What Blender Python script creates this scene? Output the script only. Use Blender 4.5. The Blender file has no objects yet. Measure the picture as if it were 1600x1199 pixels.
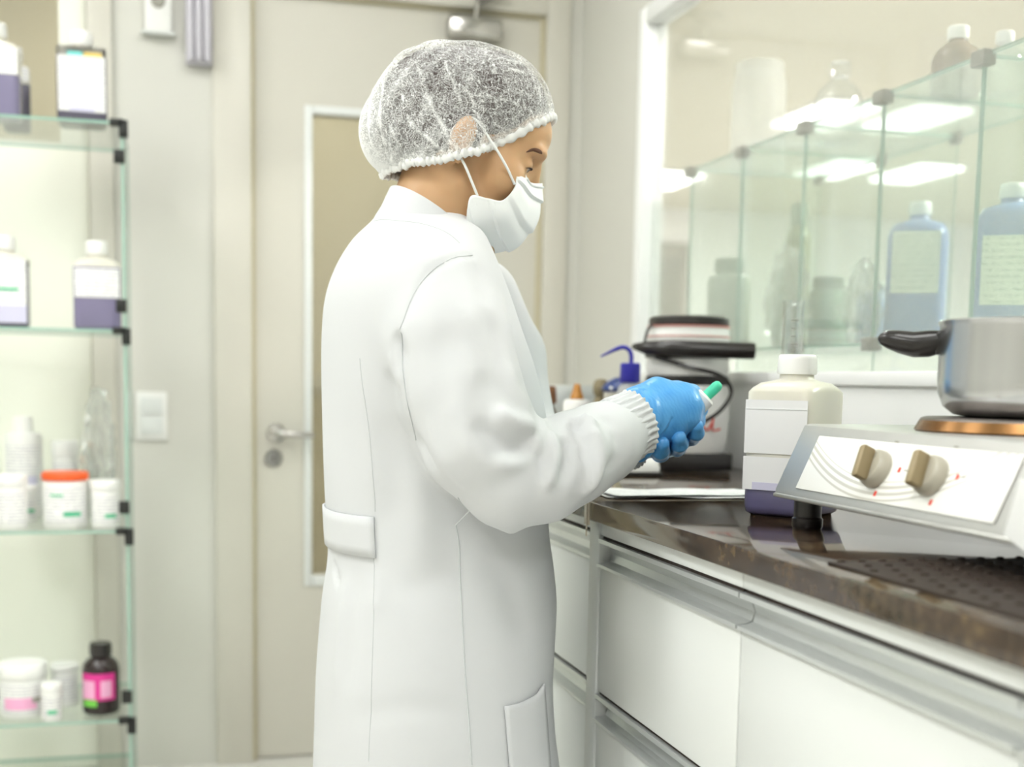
import bpy, bmesh, math, random
import numpy as np
from mathutils import Vector, Matrix
from mathutils.bvhtree import BVHTree
random.seed(7)
R_ = np.random.default_rng(5)
SC = bpy.context.scene
COL = SC.collection

# ------------------------------------------------------------------ camera
# Calibrated from the counter, shelf and door vanishing points (image 1600x1199).
FPX, PX0, PY0 = 2000.0, 800.0, 815.0
CAMH = 1.07
_Y = np.array([268-PX0, 586-PY0, FPX]); _Y /= np.linalg.norm(_Y)
_U = -np.array([437-PX0, 17000-PY0, FPX]); _U /= np.linalg.norm(_U)
_U -= _U.dot(_Y)*_Y; _U /= np.linalg.norm(_U)
_X = np.cross(_Y, _U)
MC = np.array([_X, _Y, _U])              # camera (right, down, forward) -> world
CPOS = np.array([0, 0, CAMH])
cam = bpy.data.cameras.new('camera')
cam.sensor_fit = 'HORIZONTAL'; cam.sensor_width = 36.0
cam.lens = FPX/1600*36.0
cam.shift_y = (PY0-599.5)/1600
cam.clip_start = 0.02
cam.dof.use_dof = True
cam.dof.focus_distance = 1.60
cam.dof.aperture_fstop = 3.0
camo = bpy.data.objects.new('camera', cam); COL.objects.link(camo)
camo.matrix_world = Matrix(((MC[0][0], -MC[0][1], -MC[0][2], 0),
                            (MC[1][0], -MC[1][1], -MC[1][2], 0),
                            (MC[2][0], -MC[2][1], -MC[2][2], CAMH), (0, 0, 0, 1)))
SC.camera = camo
# ------------------------------------------------------------------ world, lights, exposure
w = bpy.data.worlds.new('world'); SC.world = w; w.use_nodes = True
w.node_tree.nodes['Background'].inputs[0].default_value = (0.9, 0.93, 1.0, 1)
w.node_tree.nodes['Background'].inputs[1].default_value = 0.4
vs = SC.view_settings
vs.view_transform = 'Standard'; vs.look = 'None'; vs.gamma = 1.0; vs.use_curve_mapping = False
vs.exposure = 0.30
SC.cycles.use_denoising = True
SC.cycles.use_light_tree = False
SC.cycles.use_adaptive_sampling = True
SC.cycles.adaptive_threshold = 0.06
SC.cycles.max_bounces = 6
SC.cycles.diffuse_bounces = 4
SC.cycles.glossy_bounces = 3
SC.cycles.transparent_max_bounces = 24
SC.cycles.caustics_reflective = False
SC.cycles.caustics_refractive = False
def area_light(name, loc, size, power, color=(1, 1, 1), rot=(0, 0, 0)):
    l = bpy.data.lights.new(name, 'AREA'); l.shape = 'RECTANGLE'
    l.size, l.size_y = size; l.energy = power; l.color = color
    o = bpy.data.objects.new(name, l); COL.objects.link(o)
    o.location = loc; o.rotation_euler = rot
    return o
CEIL = 2.62
PANELS = [(-1.05, -0.5, 8.8), (-1.05, 1.5, 14), (0.25, -1.2, 7), (0.35, 0.55, 3.0), (0.45, 2.35, 3.4), (-1.05, 2.75, 7.5)]
for x, y, p in PANELS:
    area_light('panel_light', (x, y, CEIL-0.035), (0.58, 0.58) if p != 8.8 else (0.58, 1.18), p, (0.955, 0.99, 0.995))
BEY = [(3.31, 6.23, 22), (3.78, 6.16, 22), (4.19, 7.68, 22), (4.75, 7.67, 22), (3.34, 8.53, 22), (2.6, 1.6, 85)]  # last one is unseen, added to fill the woman's front through the window

# ------------------------------------------------------------------ pixel -> world helpers
def ray(x, y): return MC @ np.array([(x-PX0)/FPX, (y-PY0)/FPX, 1.0])
def onx(x, y, v): r = ray(x, y); return Vector(CPOS + r*(v/r[0]))
def ony(x, y, v): r = ray(x, y); return Vector(CPOS + r*(v/r[1]))
def onz(x, y, v): r = ray(x, y); return Vector(CPOS + r*((v-CAMH)/r[2]))

# ------------------------------------------------------------------ materials
MATS = {}
def newmat(name):
    m = bpy.data.materials.new(name); m.use_nodes = True
    nt = m.node_tree; MATS[name] = m
    return m, nt, nt.nodes['Principled BSDF'], nt.nodes['Material Output']
def srgb(r, g, b):
    f = lambda c: (c/255/12.92) if c/255 <= 0.04045 else ((c/255+0.055)/1.055)**2.4
    return (f(r), f(g), f(b), 1)
def coords(nt, scale=(1, 1, 1)):
    tc = nt.nodes.new('ShaderNodeTexCoord'); mp = nt.nodes.new('ShaderNodeMapping')
    mp.inputs['Scale'].default_value = scale
    nt.links.new(tc.outputs['Object'], mp.inputs[0]); return mp.outputs[0]
def pmat(name, col, rough=0.5, metal=0.0, var=0.04, vscale=8.0, bump=0.0, bscale=200.0, spec=0.5, coat=0.0,
         stretch=(1, 1, 1), sss=0.0, sssr=(1, .4, .25), trans=0.0, alpha=1.0, ior=1.45, bdist=0.001, sheen=0.0):
    m, nt, p, out = newmat(name)
    c = coords(nt, stretch)
    n = nt.nodes.new('ShaderNodeTexNoise'); n.inputs['Scale'].default_value = vscale; n.inputs['Detail'].default_value = 0 if var < .03 else 2
    nt.links.new(c, n.inputs[0])
    r = nt.nodes.new('ShaderNodeMapRange'); r.inputs[3].default_value = 1-var; r.inputs[4].default_value = 1+var
    nt.links.new(n.outputs[0], r.inputs[0])
    mx = nt.nodes.new('ShaderNodeVectorMath'); mx.operation = 'SCALE'; mx.inputs[0].default_value = col[:3]
    nt.links.new(r.outputs[0], mx.inputs['Scale']); nt.links.new(mx.outputs[0], p.inputs['Base Color'])
    p.inputs['Roughness'].default_value = rough; p.inputs['Metallic'].default_value = metal
    p.inputs['Specular IOR Level'].default_value = spec; p.inputs['IOR'].default_value = ior
    p.inputs['Coat Weight'].default_value = coat; p.inputs['Coat Roughness'].default_value = 0.05
    p.inputs['Transmission Weight'].default_value = trans; p.inputs['Alpha'].default_value = alpha
    p.inputs['Sheen Weight'].default_value = sheen
    if sss:
        p.inputs['Subsurface Weight'].default_value = sss
        p.inputs['Subsurface Radius'].default_value = sssr; p.inputs['Subsurface Scale'].default_value = 0.01
    if bump:
        n2 = nt.nodes.new('ShaderNodeTexNoise'); n2.inputs['Scale'].default_value = bscale; n2.inputs['Detail'].default_value = 2
        nt.links.new(c, n2.inputs[0])
        b = nt.nodes.new('ShaderNodeBump'); b.inputs['Strength'].default_value = bump; b.inputs['Distance'].default_value = bdist
        nt.links.new(n2.outputs[0], b.inputs['Height']); nt.links.new(b.outputs[0], p.inputs['Normal'])
    return m
def glassmat(name, tint, refl=1.0, rough=0.02, haze=0.0, hazecol=(.9, .93, .9, 1), fres=1.45):
    """thin clear sheet: tinted see-through, fresnel gloss, a little diffuse haze mixed in"""
    m, nt, p, out = newmat(name); nt.nodes.remove(p)
    t = nt.nodes.new('ShaderNodeBsdfTransparent'); t.inputs[0].default_value = tint
    g = nt.nodes.new('ShaderNodeBsdfGlossy'); g.inputs['Roughness'].default_value = rough
    d = nt.nodes.new('ShaderNodeBsdfDiffuse'); d.inputs[0].default_value = hazecol
    hz = nt.nodes.new('ShaderNodeValue'); hz.outputs[0].default_value = haze
    m1 = nt.nodes.new('ShaderNodeMixShader'); nt.links.new(hz.outputs[0], m1.inputs[0])
    nt.links.new(t.outputs[0], m1.inputs[1]); nt.links.new(d.outputs[0], m1.inputs[2])
    f = nt.nodes.new('ShaderNodeFresnel')
    gm = nt.nodes.new('ShaderNodeNewGeometry'); io = nt.nodes.new('ShaderNodeMapRange')     # same reflectance from either side of the sheet
    io.inputs[3].default_value = fres; io.inputs[4].default_value = 1/fres
    nt.links.new(gm.outputs['Backfacing'], io.inputs[0]); nt.links.new(io.outputs[0], f.inputs[0])
    k = nt.nodes.new('ShaderNodeMath'); k.operation = 'MULTIPLY'; k.inputs[1].default_value = refl; k.use_clamp = True
    nt.links.new(f.outputs[0], k.inputs[0])
    m2 = nt.nodes.new('ShaderNodeMixShader'); nt.links.new(k.outputs[0], m2.inputs[0])
    nt.links.new(m1.outputs[0], m2.inputs[1]); nt.links.new(g.outputs[0], m2.inputs[2])
    nt.links.new(m2.outputs[0], out.inputs[0])
    return m
def emat(name, col, s):
    m, nt, p, out = newmat(name)
    p.inputs['Base Color'].default_value = (.9, .9, .9, 1)
    p.inputs['Emission Color'].default_value = col; p.inputs['Emission Strength'].default_value = s
    m.cycles.emission_sampling = 'NONE'
    return m
def printmat(name, paper, ink, lines=60.0, axis=2, dens=0.55, rough=0.5):
    """paper label with rows of fine blurred print"""
    m, nt, p, out = newmat(name)
    tc = nt.nodes.new('ShaderNodeTexCoord'); sp = nt.nodes.new('ShaderNodeSeparateXYZ')
    nt.links.new(tc.outputs['Object'], sp.inputs[0])
    a = nt.nodes.new('ShaderNodeMath'); a.operation = 'MULTIPLY'; a.inputs[1].default_value = lines*6.283
    nt.links.new(sp.outputs[axis], a.inputs[0])
    s = nt.nodes.new('ShaderNodeMath'); s.operation = 'SINE'; nt.links.new(a.outputs[0], s.inputs[0])
    g = nt.nodes.new('ShaderNodeMath'); g.operation = 'GREATER_THAN'; g.inputs[1].default_value = 0.25
    nt.links.new(s.outputs[0], g.inputs[0])
    mp = nt.nodes.new('ShaderNodeMapping'); sc = [260, 260, 260]; sc[axis] = lines*1.0; mp.inputs['Scale'].default_value = sc
    nt.links.new(tc.outputs['Object'], mp.inputs[0])
    n = nt.nodes.new('ShaderNodeTexNoise'); n.inputs['Scale'].default_value = 1.0; nt.links.new(mp.outputs[0], n.inputs[0])
    h = nt.nodes.new('ShaderNodeMath'); h.operation = 'GREATER_THAN'; h.inputs[1].default_value = 1-dens
    nt.links.new(n.outputs[0], h.inputs[0])
    mu = nt.nodes.new('ShaderNodeMath'); mu.operation = 'MULTIPLY'
    nt.links.new(g.outputs[0], mu.inputs[0]); nt.links.new(h.outputs[0], mu.inputs[1])
    mx = nt.nodes.new('ShaderNodeMix'); mx.data_type = 'RGBA'
    mx.inputs[6].default_value = paper; mx.inputs[7].default_value = ink
    nt.links.new(mu.outputs[0], mx.inputs[0]); nt.links.new(mx.outputs[2], p.inputs['Base Color'])
    p.inputs['Roughness'].default_value = rough
    return m

M_wall = pmat('wall_paint', srgb(213, 212, 204), 0.55, var=0.012, vscale=2)
M_wallw = pmat('splash_paint', srgb(247, 248, 247), 0.35, var=0.01, vscale=3)
M_ceil = pmat('ceiling_paint', srgb(245, 246, 243), 0.8, var=0.01)
M_ceil2 = pmat('ceiling_cream', srgb(205, 200, 180), 0.8, var=0.02, vscale=1.5)
M_grey = pmat('grey_paint', srgb(160, 158, 148), 0.6, var=0.04, vscale=3)
M_floor = pmat('floor_vinyl', srgb(226, 224, 218), 0.35, var=0.05, vscale=5)
M_door = pmat('door_laminate', srgb(210, 207, 196), 0.38, var=0.015, vscale=2)
M_tan = pmat('corridor_wall', srgb(224, 220, 194), 0.7, var=0.05, vscale=1.2)
M_tan2 = pmat('corridor_dado', srgb(202, 194, 160), 0.6, var=0.12, vscale=6)
M_gap = pmat('joint_shadow_gasket', srgb(204, 196, 168), 0.7, var=0.05)
M_lam = pmat('white_laminate', srgb(226, 229, 227), 0.32, var=0.01, vscale=3)
M_dark = pmat('dark_gap', srgb(46, 34, 26), 0.7)
M_alu = pmat('brushed_aluminium', srgb(220, 223, 222), 0.3, 0.65, var=0.04, vscale=20, stretch=(20, 1, 20))
M_steel = pmat('brushed_steel', srgb(196, 197, 198), 0.24, 1.0, var=0.16, vscale=40, stretch=(1, 1, .02))
M_satin = pmat('satin_steel', srgb(206, 206, 203), 0.42, 0.85, var=0.04, vscale=30)
M_redpale = pmat('faded_red_print', srgb(206, 150, 140), 0.5)
M_chrome = pmat('chrome', srgb(190, 188, 184), 0.16, 1.0, var=0.03)
M_blackp = pmat('black_plastic', srgb(30, 26, 25), 0.32, var=0.1, coat=0.3)
M_rubber = pmat('black_rubber', srgb(48, 38, 31), 0.55, var=0.35, vscale=30, spec=0.3)
M_whitep = pmat('white_plastic', srgb(240, 240, 237), 0.35, var=0.012)
M_paper = pmat('white_paper', srgb(240, 241, 240), 0.65, var=0.02)
M_trans = pmat('translucent_plastic', srgb(216, 213, 200), 0.32, var=0.02, sss=0.6, sssr=(1, 1, .8))
M_purple = pmat('violet_liquid', srgb(98, 94, 128), 0.22, var=0.06, vscale=14, coat=0.4)
M_purple2 = pmat('violet_liquid_pale', srgb(132, 126, 156), 0.25, var=0.06, vscale=14, coat=0.3)
M_dkbottle = pmat('dark_violet_plastic', srgb(92, 88, 104), 0.25, var=0.08, vscale=12, coat=0.3)
M_lav = pmat('lavender_print', srgb(206, 204, 226), 0.6)
M_glass = glassmat('cabinet_glass', (.955, .985, .968, 1), 1.0, 0.02, 0.02)
M_shelfg = glassmat('shelf_glass', (.97, .99, .978, 1), 0.7, 0.03, 0.012)
M_pane = glassmat('window_glass', (.99, .995, .985, 1), 0.9, 0.03, 0.13)  # white haze mixed into the pane imitates the veil of reflections
M_edge = pmat('glass_edge', srgb(156, 192, 176), 0.15, var=0.1, vscale=10, coat=0.5)
M_clear = glassmat('clear_labware', (.95, .96, .957, 1), 2.4, 0.03, 0.04)
M_vis = glassmat('vision_glass', (.97, .96, .93, 1), 0.9, 0.04, 0.06, (.86, .84, .76, 1))
M_blue = pmat('blue_plastic', srgb(46, 44, 158), 0.35, var=0.03)
M_navy = pmat('navy_plastic', srgb(48, 68, 126), 0.3, var=0.05)
M_green = pmat('mint_plastic', srgb(72, 208, 168), 0.4, var=0.02)
M_bluejug = pmat('pale_blue_plastic', srgb(118, 144, 188), 0.3, var=0.06, vscale=10, sss=0.3, sssr=(.5, .7, 1))
M_clip = pmat('grey_clip', srgb(120, 116, 106), 0.4, 0.3, var=0.08)
M_blk = pmat('black_clip', srgb(34, 36, 34), 0.4)
M_amber = pmat('amber_plastic', srgb(176, 118, 40), 0.3, var=0.1, vscale=30)
M_brown = pmat('brown_glass', srgb(96, 66, 44), 0.2, var=0.15, vscale=30, coat=0.4)
M_olive = pmat('olive_ceramic', srgb(140, 128, 100), 0.5, var=0.15, vscale=40)
M_leaf = pmat('green_rubber', srgb(150, 205, 120), 0.5)
M_orange = pmat('orange_lid', srgb(238, 96, 40), 0.45, var=0.02)
M_greenlab = pmat('green_print', srgb(70, 190, 140), 0.5)
M_pink = pmat('pink_label', srgb(226, 56, 150), 0.5)
M_pinkpale = pmat('pale_pink_label', srgb(244, 178, 214), 0.5)
M_lime = pmat('lime_print', srgb(120, 205, 80), 0.5)
M_teal = pmat('teal_print', srgb(120, 210, 206), 0.5)
M_yel = pmat('yellow_print', srgb(236, 208, 120), 0.5)
M_red = pmat('red_print', srgb(226, 72, 56), 0.5)
M_copper = pmat('heat_tinted_steel', srgb(136, 100, 64), 0.26, 1.0, var=0.3, vscale=26)
M_burner = pmat('burner_iron', srgb(120, 112, 106), 0.45, 0.7, var=0.15, vscale=30)
M_knob = pmat('beige_knob', srgb(176, 171, 156), 0.32, var=0.04, coat=0.2)
M_knob2 = pmat('tan_knob_grip', srgb(150, 134, 102), 0.4, var=0.04)
M_lilac = pmat('lilac_grey_plastic', srgb(206, 203, 212), 0.45, var=0.02)
M_label = printmat('printed_label', srgb(243, 243, 240), srgb(196, 194, 202), 130, 2, 0.55)
M_labelplain = pmat('plain_label', srgb(230, 230, 230), 0.5, var=0.01)
M_card = printmat('printed_card', srgb(238, 236, 218), srgb(196, 196, 180), 95, 2, 0.5)
M_tape = pmat('clear_tape', srgb(196, 182, 160), 0.25, var=0.12, vscale=60, coat=0.5)
M_lamp = emat('lamp_diffuser', (1, 0.985, 0.95, 1), 6.0)
M_lamp2 = emat('far_lamp_diffuser', (1, 0.995, 0.97, 1), 4.0)
M_frost = pmat('frosted_plastic', srgb(240, 240, 234), 0.4, var=0.03, alpha=0.4)

def granite():
    m, nt, p, out = newmat('dark_granite')
    c = coords(nt, (1, 1, 1))
    v = nt.nodes.new('ShaderNodeTexVoronoi'); v.inputs['Scale'].default_value = 70
    n = nt.nodes.new('ShaderNodeTexNoise'); n.inputs['Scale'].default_value = 90; n.inputs['Detail'].default_value = 6
    n3 = nt.nodes.new('ShaderNodeTexNoise'); n3.inputs['Scale'].default_value = 22; n3.inputs['Detail'].default_value = 3
    for q in (v, n, n3): nt.links.new(c, q.inputs[0])
    r = nt.nodes.new('ShaderNodeValToRGB')
    r.color_ramp.elements[0].position = 0.34; r.color_ramp.elements[0].color = srgb(42, 32, 26)
    r.color_ramp.elements[1].position = 0.74; r.color_ramp.elements[1].color = srgb(112, 94, 66)
    e = r.color_ramp.elements.new(0.52); e.color = srgb(72, 58, 46)
    ad = nt.nodes.new('ShaderNodeMix'); ad.data_type = 'FLOAT'; ad.inputs[0].default_value = 0.5
    nt.links.new(n.outputs[0], ad.inputs[2]); nt.links.new(n3.outputs[0], ad.inputs[3])
    nt.links.new(ad.outputs[0], r.inputs[0]); nt.links.new(r.outputs[0], p.inputs['Base Color'])
    p.inputs['Roughness'].default_value = 0.07; p.inputs['Specular IOR Level'].default_value = 0.6
    return m
M_gran = granite()

# ------------------------------------------------------------------ mesh builder
class MB:
    def __init__(s): s.v = []; s.f = []; s.mi = []
    def add(s, vs_, fs, mi=0):
        o = len(s.v); s.v += [tuple(x) for x in vs_]; s.f += [tuple(o+i for i in q) for q in fs]; s.mi += [mi]*len(fs); return s
    def box(s, lo, hi, bev=0.0, mi=0, seg=2):
        bm = bmesh.new(); bmesh.ops.create_cube(bm, size=1)
        for v in bm.verts:
            v.co = Vector([(lo[i]+hi[i])/2 + v.co[i]*(hi[i]-lo[i]) for i in range(3)])
        if bev: bmesh.ops.bevel(bm, geom=bm.edges[:], offset=bev, segments=seg, affect='EDGES', profile=0.5)
        bm.verts.index_update()
        s.add([v.co for v in bm.verts], [[v.index for v in f.verts] for f in bm.faces], mi); bm.free(); return s
    def rings(s, rings, cap0=True, cap1=True, mi=0, closed=True):
        n = len(rings[0]); vs_ = [p for r in rings for p in r]; fs = []
        for i in range(len(rings)-1):
            for j in range(n if closed else n-1):
                a = i*n+j; b = i*n+(j+1) % n; fs.append((a, b, b+n, a+n))
        if cap0: fs.append(tuple(reversed(range(n))))
        if cap1: fs.append(tuple(range((len(rings)-1)*n, len(rings)*n)))
        return s.add(vs_, fs, mi)
    def lathe(s, prof, n=32, c=(0, 0, 0), mi=0, cap0=True, cap1=True):
        return s.rings([[(c[0]+r*math.cos(2*math.pi*j/n), c[1]+r*math.sin(2*math.pi*j/n), c[2]+z) for j in range(n)] for r, z in prof], cap0, cap1, mi)
    def sq(s, prof, n=40, c=(0, 0, 0), e=4.0, mi=0, cap0=True, cap1=True):
        """rounded-square loft: (half x, half y, z[, exponent])"""
        rr = []
        for q in prof:
            ex = q[3] if len(q) > 3 else e; ring = []
            for j in range(n):
                a = 2*math.pi*j/n; ca, sa = math.cos(a), math.sin(a)
                ring.append((c[0]+q[0]*math.copysign(abs(ca)**(2/ex), ca), c[1]+q[1]*math.copysign(abs(sa)**(2/ex), sa), c[2]+q[2]))
            rr.append(ring)
        return s.rings(rr, cap0, cap1, mi)
    def tube(s, pts, r, n=10, mi=0, cap=True):
        pts = [Vector(p) for p in pts]; rs = r if isinstance(r, (list, tuple)) else [r]*len(pts)
        up = Vector((0, 0, 1)); rings = []; prev = None
        for i, p in enumerate(pts):
            t = (pts[min(i+1, len(pts)-1)]-pts[max(i-1, 0)]).normalized()
            if prev is None:
                a = t.cross(up if abs(t.z) < 0.9 else Vector((1, 0, 0))).normalized()
            else:
                a = (prev - t*prev.dot(t)).normalized()
            prev = a; b = t.cross(a)
            rings.append([p+(a*math.cos(2*math.pi*j/n)+b*math.sin(2*math.pi*j/n))*rs[i] for j in range(n)])
        return s.rings(rings, cap, cap, mi)
    def xf(s, M):
        s.v = [tuple(M @ Vector(v)) for v in s.v]; return s
    def build(s, name, mat, parent=None, smooth=False, angle=None):
        me = bpy.data.meshes.new(name); me.from_pydata(s.v, [], s.f)
        for m in (mat if isinstance(mat, (list, tuple)) else [mat]): me.materials.append(m)
        me.polygons.foreach_set('material_index', s.mi)
        bm = bmesh.new(); bm.from_mesh(me); bmesh.ops.recalc_face_normals(bm, faces=bm.faces)
        if smooth:
            for f in bm.faces: f.smooth = True
            for e in bm.edges:
                if len(e.link_faces) == 2 and e.calc_face_angle(0) > (angle or 0.7): e.smooth = False
        bm.to_mesh(me); bm.free()
        o = bpy.data.objects.new(name, me); COL.objects.link(o)
        if parent is not None: o.parent = parent
        return o
def tag(o, label=None, cat=None, group=None, kind=None):
    if label: o['label'] = label
    if cat: o['category'] = cat
    if group: o['group'] = group
    if kind: o['kind'] = kind
    return o
def empty(name, loc=(0, 0, 0), rz=0.0):
    o = bpy.data.objects.new(name, None); COL.objects.link(o)
    o.location = loc; o.rotation_euler = (0, 0, rz); o.empty_display_size = 0.05; return o
def struct(o): o['kind'] = 'structure'; return o
def box(name, lo, hi, mat, parent=None, bev=0.0):
    return MB().box(lo, hi, bev).build(name, mat, parent, smooth=bev > 0, angle=0.9)
def spline(pts, n):
    P = [Vector(p) for p in pts]; P = [2*P[0]-P[1]]+P+[2*P[-1]-P[-2]]; out = []
    for i in range(1, len(P)-2):
        for k in range(n):
            t = k/n; a, b, c, d = P[i-1], P[i], P[i+1], P[i+2]
            out.append(0.5*((2*b)+(c-a)*t+(2*a-5*b+4*c-d)*t*t+(3*b-a-3*c+d)*t**3))
    out.append(P[-2]); return out

# ------------------------------------------------------------------ room shell
XR, YB, XL, YF = 1.126, 3.55, -1.95, -2.2
struct(box('floor', (XL-.1, YF-.1, -.08), (XR+.1, YB+1.6, 0), M_floor))
struct(box('ceiling', (XL-.1, YF-.1, CEIL), (XR+.1, YB+1.6, CEIL+.1), M_ceil))
struct(box('wall_left', (XL-.1, YF-.1, 0), (XL, YB+.1, CEIL), M_wall))
struct(box('wall_front', (XL, YF-.1, 0), (XR, YF, CEIL), M_wall))
# back wall with two door openings
D0, D1, DT = 0.216, 1.012, 2.075          # door_1 leaf
E0, E1 = -1.00, -0.20                     # door_2 leaf behind the shelf
wb = MB()
for lo, hi in [((XL, 0), (E0-.01, CEIL)), ((E0-.01, DT+.01), (E1+.01, CEIL)), ((E1+.01, 0), (D0-.01, CEIL)),
               ((D0-.01, DT+.01), (D1+.01, CEIL)), ((D1+.01, 0), (XR, CEIL))]:
    wb.box((lo[0], YB, lo[1]), (hi[0], YB+.1, hi[1]))
struct(wb.build('wall_back', M_wall))
# right wall with the wide interior window and its deep sill
WY0, WY1, WZ0, WZ1 = -0.6, 3.06, 1.085, 1.975
wr = MB()
wr.box((XR, YF, 0), (XR+.04, YB+.1, WZ0)); wr.box((XR, YF, WZ1), (XR+.04, YB+.1, CEIL))
wr.box((XR, YF, WZ0), (XR+.04, WY0, WZ1)); wr.box((XR, WY1, WZ0), (XR+.04, YB+.1, WZ1))
struct(wr.build('wall_right', M_wall))
struct(box('trim_1', (XR-.006, -.6, .9), (XR, 2.95, WZ0-.012), M_wallw))           # white splash panel above the worktop
win = empty('window_1', (XR, WY1, WZ0)); struct(win)
def wpart(name, lo, hi, mat, bev=0.002):
    o = box(name, [lo[i]-win.location[i] for i in range(3)], [hi[i]-win.location[i] for i in range(3)], mat, win, bev); return o
wpart('window_frame', (XR-.012, WY1-.045, WZ0), (XR+.045, WY1, WZ1), M_wallw)
wpart('window_frame', (XR-.012, WY0, WZ0), (XR+.045, WY0+.045, WZ1), M_wallw)
wpart('window_frame', (XR-.012, WY0+.045, WZ1-.04), (XR+.045, WY1-.045, WZ1), M_wallw)
wpart('window_sill', (XR-.014, WY0+.045, WZ0-.012), (XR+.62, WY1-.045, WZ0+.012), M_wallw)
wpart('window_pane', (XR+.020, WY0+.045, WZ0+.0125), (XR+.024, WY1-.045, WZ1-.04), M_pane, 0)
# adjoining room seen through the window
struct(box('floor', (XR+.10, -2.2, -.08), (7.2, 10.1, 0), M_floor))
struct(box('ceiling', (XR+.045, -2.2, 2.5), (7.2, 10.1, 2.6), M_ceil2))
struct(box('wall_beyond', (XR+.045, 10, 0), (7.2, 10.1, 2.5), M_wallw))
struct(box('wall_beyond', (7.1, -2.2, 0), (7.2, 10, 2.5), M_wallw))
struct(box('wall_beyond', (XR+.045, -2.3, 0), (7.2, -2.2, 2.5), M_wallw))
struct(box('wall_beyond', (XR+.041, YB+.11, 0), (XR+.12, 10, 2.5), M_wallw))
struct(box('wall_plinth', (XR+.046, WY0, 0), (XR+.60, WY1, WZ0-.013), M_wallw))
g0, g1 = ony(1000, 295, 9.98), ony(1078, 295, 9.98)
gd = struct(empty('door_3', (g0.x, 9.96, 0)))
box('door_leaf', (0, 0, 0), (g1.x-g0.x, .035, 2.22), M_grey, gd, .003)
box('door_glazing', (.06, -.006, 1.0), (g1.x-g0.x-.06, 0, 2.1), pmat('grey_glazing', srgb(128, 130, 118), .3), gd)
# corridor behind the doors
struct(box('wall_corridor', (XL, YB+1.5, 1.05), (XR+.1, YB+1.6, CEIL), M_tan))
struct(box('wall_corridor', (XL, YB+1.49, 0), (XR+.1, YB+1.6, 1.05), M_tan2))
struct(box('trim_2', (XL, YB+1.475, 1.03), (XR+.1, YB+1.492, 1.09), M_tan))
area_light('corridor_light', (0.1, YB+.75, CEIL-.05), (1.2, .5), 9.5, (1, .95, .85))
for i, (x, y, p) in enumerate(BEY):
    area_light('far_panel_light', (x, y, 2.45), (.3, .6), p, (1, .99, .95))

# ceiling lamps (this room, then the adjoining one)
where = ['above the left aisle near the entrance', 'above the left aisle beside the shelf', 'behind the camera over the counter end',
         'over the middle of the counter aisle', 'above the masked woman', 'in the far left corner']
for (x, y, p), wh in zip(PANELS, where):
    l = empty('ceiling_lamp', (x, y, CEIL)); hy = .6 if p == 8.8 else .3
    tag(l, 'flat white ceiling panel lamp '+wh, 'lamp', 'ceiling panel lamps')
    fr = MB()
    fr.box((-.31, -hy-.01, -.03), (-.29, hy+.01, 0)); fr.box((.29, -hy-.01, -.03), (.31, hy+.01, 0))
    fr.box((-.29, -hy-.01, -.03), (.29, -hy+.01, 0)); fr.box((-.29, hy-.01, -.03), (.29, hy+.01, 0)); fr.build('frame', M_whitep, l)
    box('diffuser', (-.29, -hy+.01, -.022), (.29, hy-.01, -.012), M_lamp, l)
far_where = ['left one of the nearer pair', 'right one of the nearer pair', 'left one of the farther pair', 'right one of the farther pair', 'single one above the grey door', 'unseen one added as fill close to the window']
for (x, y, p), wh in zip(BEY, far_where):
    l = empty('ceiling_lamp', (x, y, 2.5)); tag(l, 'ceiling lamp in the room behind the glass, '+wh, 'lamp', 'ceiling lamps beyond the window')
    box('frame', (-.17, -.33, -.02), (.17, .33, 0), M_whitep, l)
    box('diffuser', (-.155, -.31, -.034), (.155, .31, -.02), M_lamp2, l, .004)

# ------------------------------------------------------------------ doors
d1 = struct(empty('door_1', (D0, YB, 0)))
def dpart(root, name, lo, hi, mat, bev=.002, par=None):
    return box(name, lo, hi, mat, par or root, bev)
DW = D1-D0
vx0, vx1, vz0, vz1 = .158, .42, .52, 1.775
lf = MB()
for lo, hi in [((0.004, 0.005), (vx0, DT)), ((vx1, .005), (DW-.004, DT)), ((vx0, .005), (vx1, vz0)), ((vx0, vz1), (vx1, DT))]:
    lf.box((lo[0], .018, lo[1]), (hi[0], .056, hi[1]))
lf.build('door_leaf', M_door, d1)
bd = MB()
for lo, hi in [((vx0-.022, vz0-.03), (vx0, vz1+.022)), ((vx1, vz0-.03), (vx1+.022, vz1+.022)), ((vx0, vz0-.03), (vx1, vz0)), ((vx0, vz1), (vx1, vz1+.022))]:
    bd.box((lo[0], .010, lo[1]), (hi[0], .018, hi[1]), .003)
bd.build('glazing_bead', M_lam, d1, True)
dpart(d1, 'glass_panel', (vx0, .034, vz0), (vx1, .039, vz1), M_vis, 0)
# steel frame in two steps round the leaf
fr = MB()
fr.box((-.105, -.014, 0), (-.006, .0, DT+.105), .003); fr.box((DW+.006, -.014, 0), (DW+.075, 0, DT+.105), .003); fr.box((-.006, -.014, DT+.006), (DW+.006, 0, DT+.105), .003)
fr.build('door_frame', M_door, d1, True)
sg = MB(); sg.box((-.007, .004, 0), (.005, .03, DT+.008)); sg.box((DW-.005, .004, 0), (DW+.007, .03, DT+.008)); sg.box((.005, .004, DT), (DW-.005, .03, DT+.008))
sg.build('door_gasket', M_gap, d1)
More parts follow.
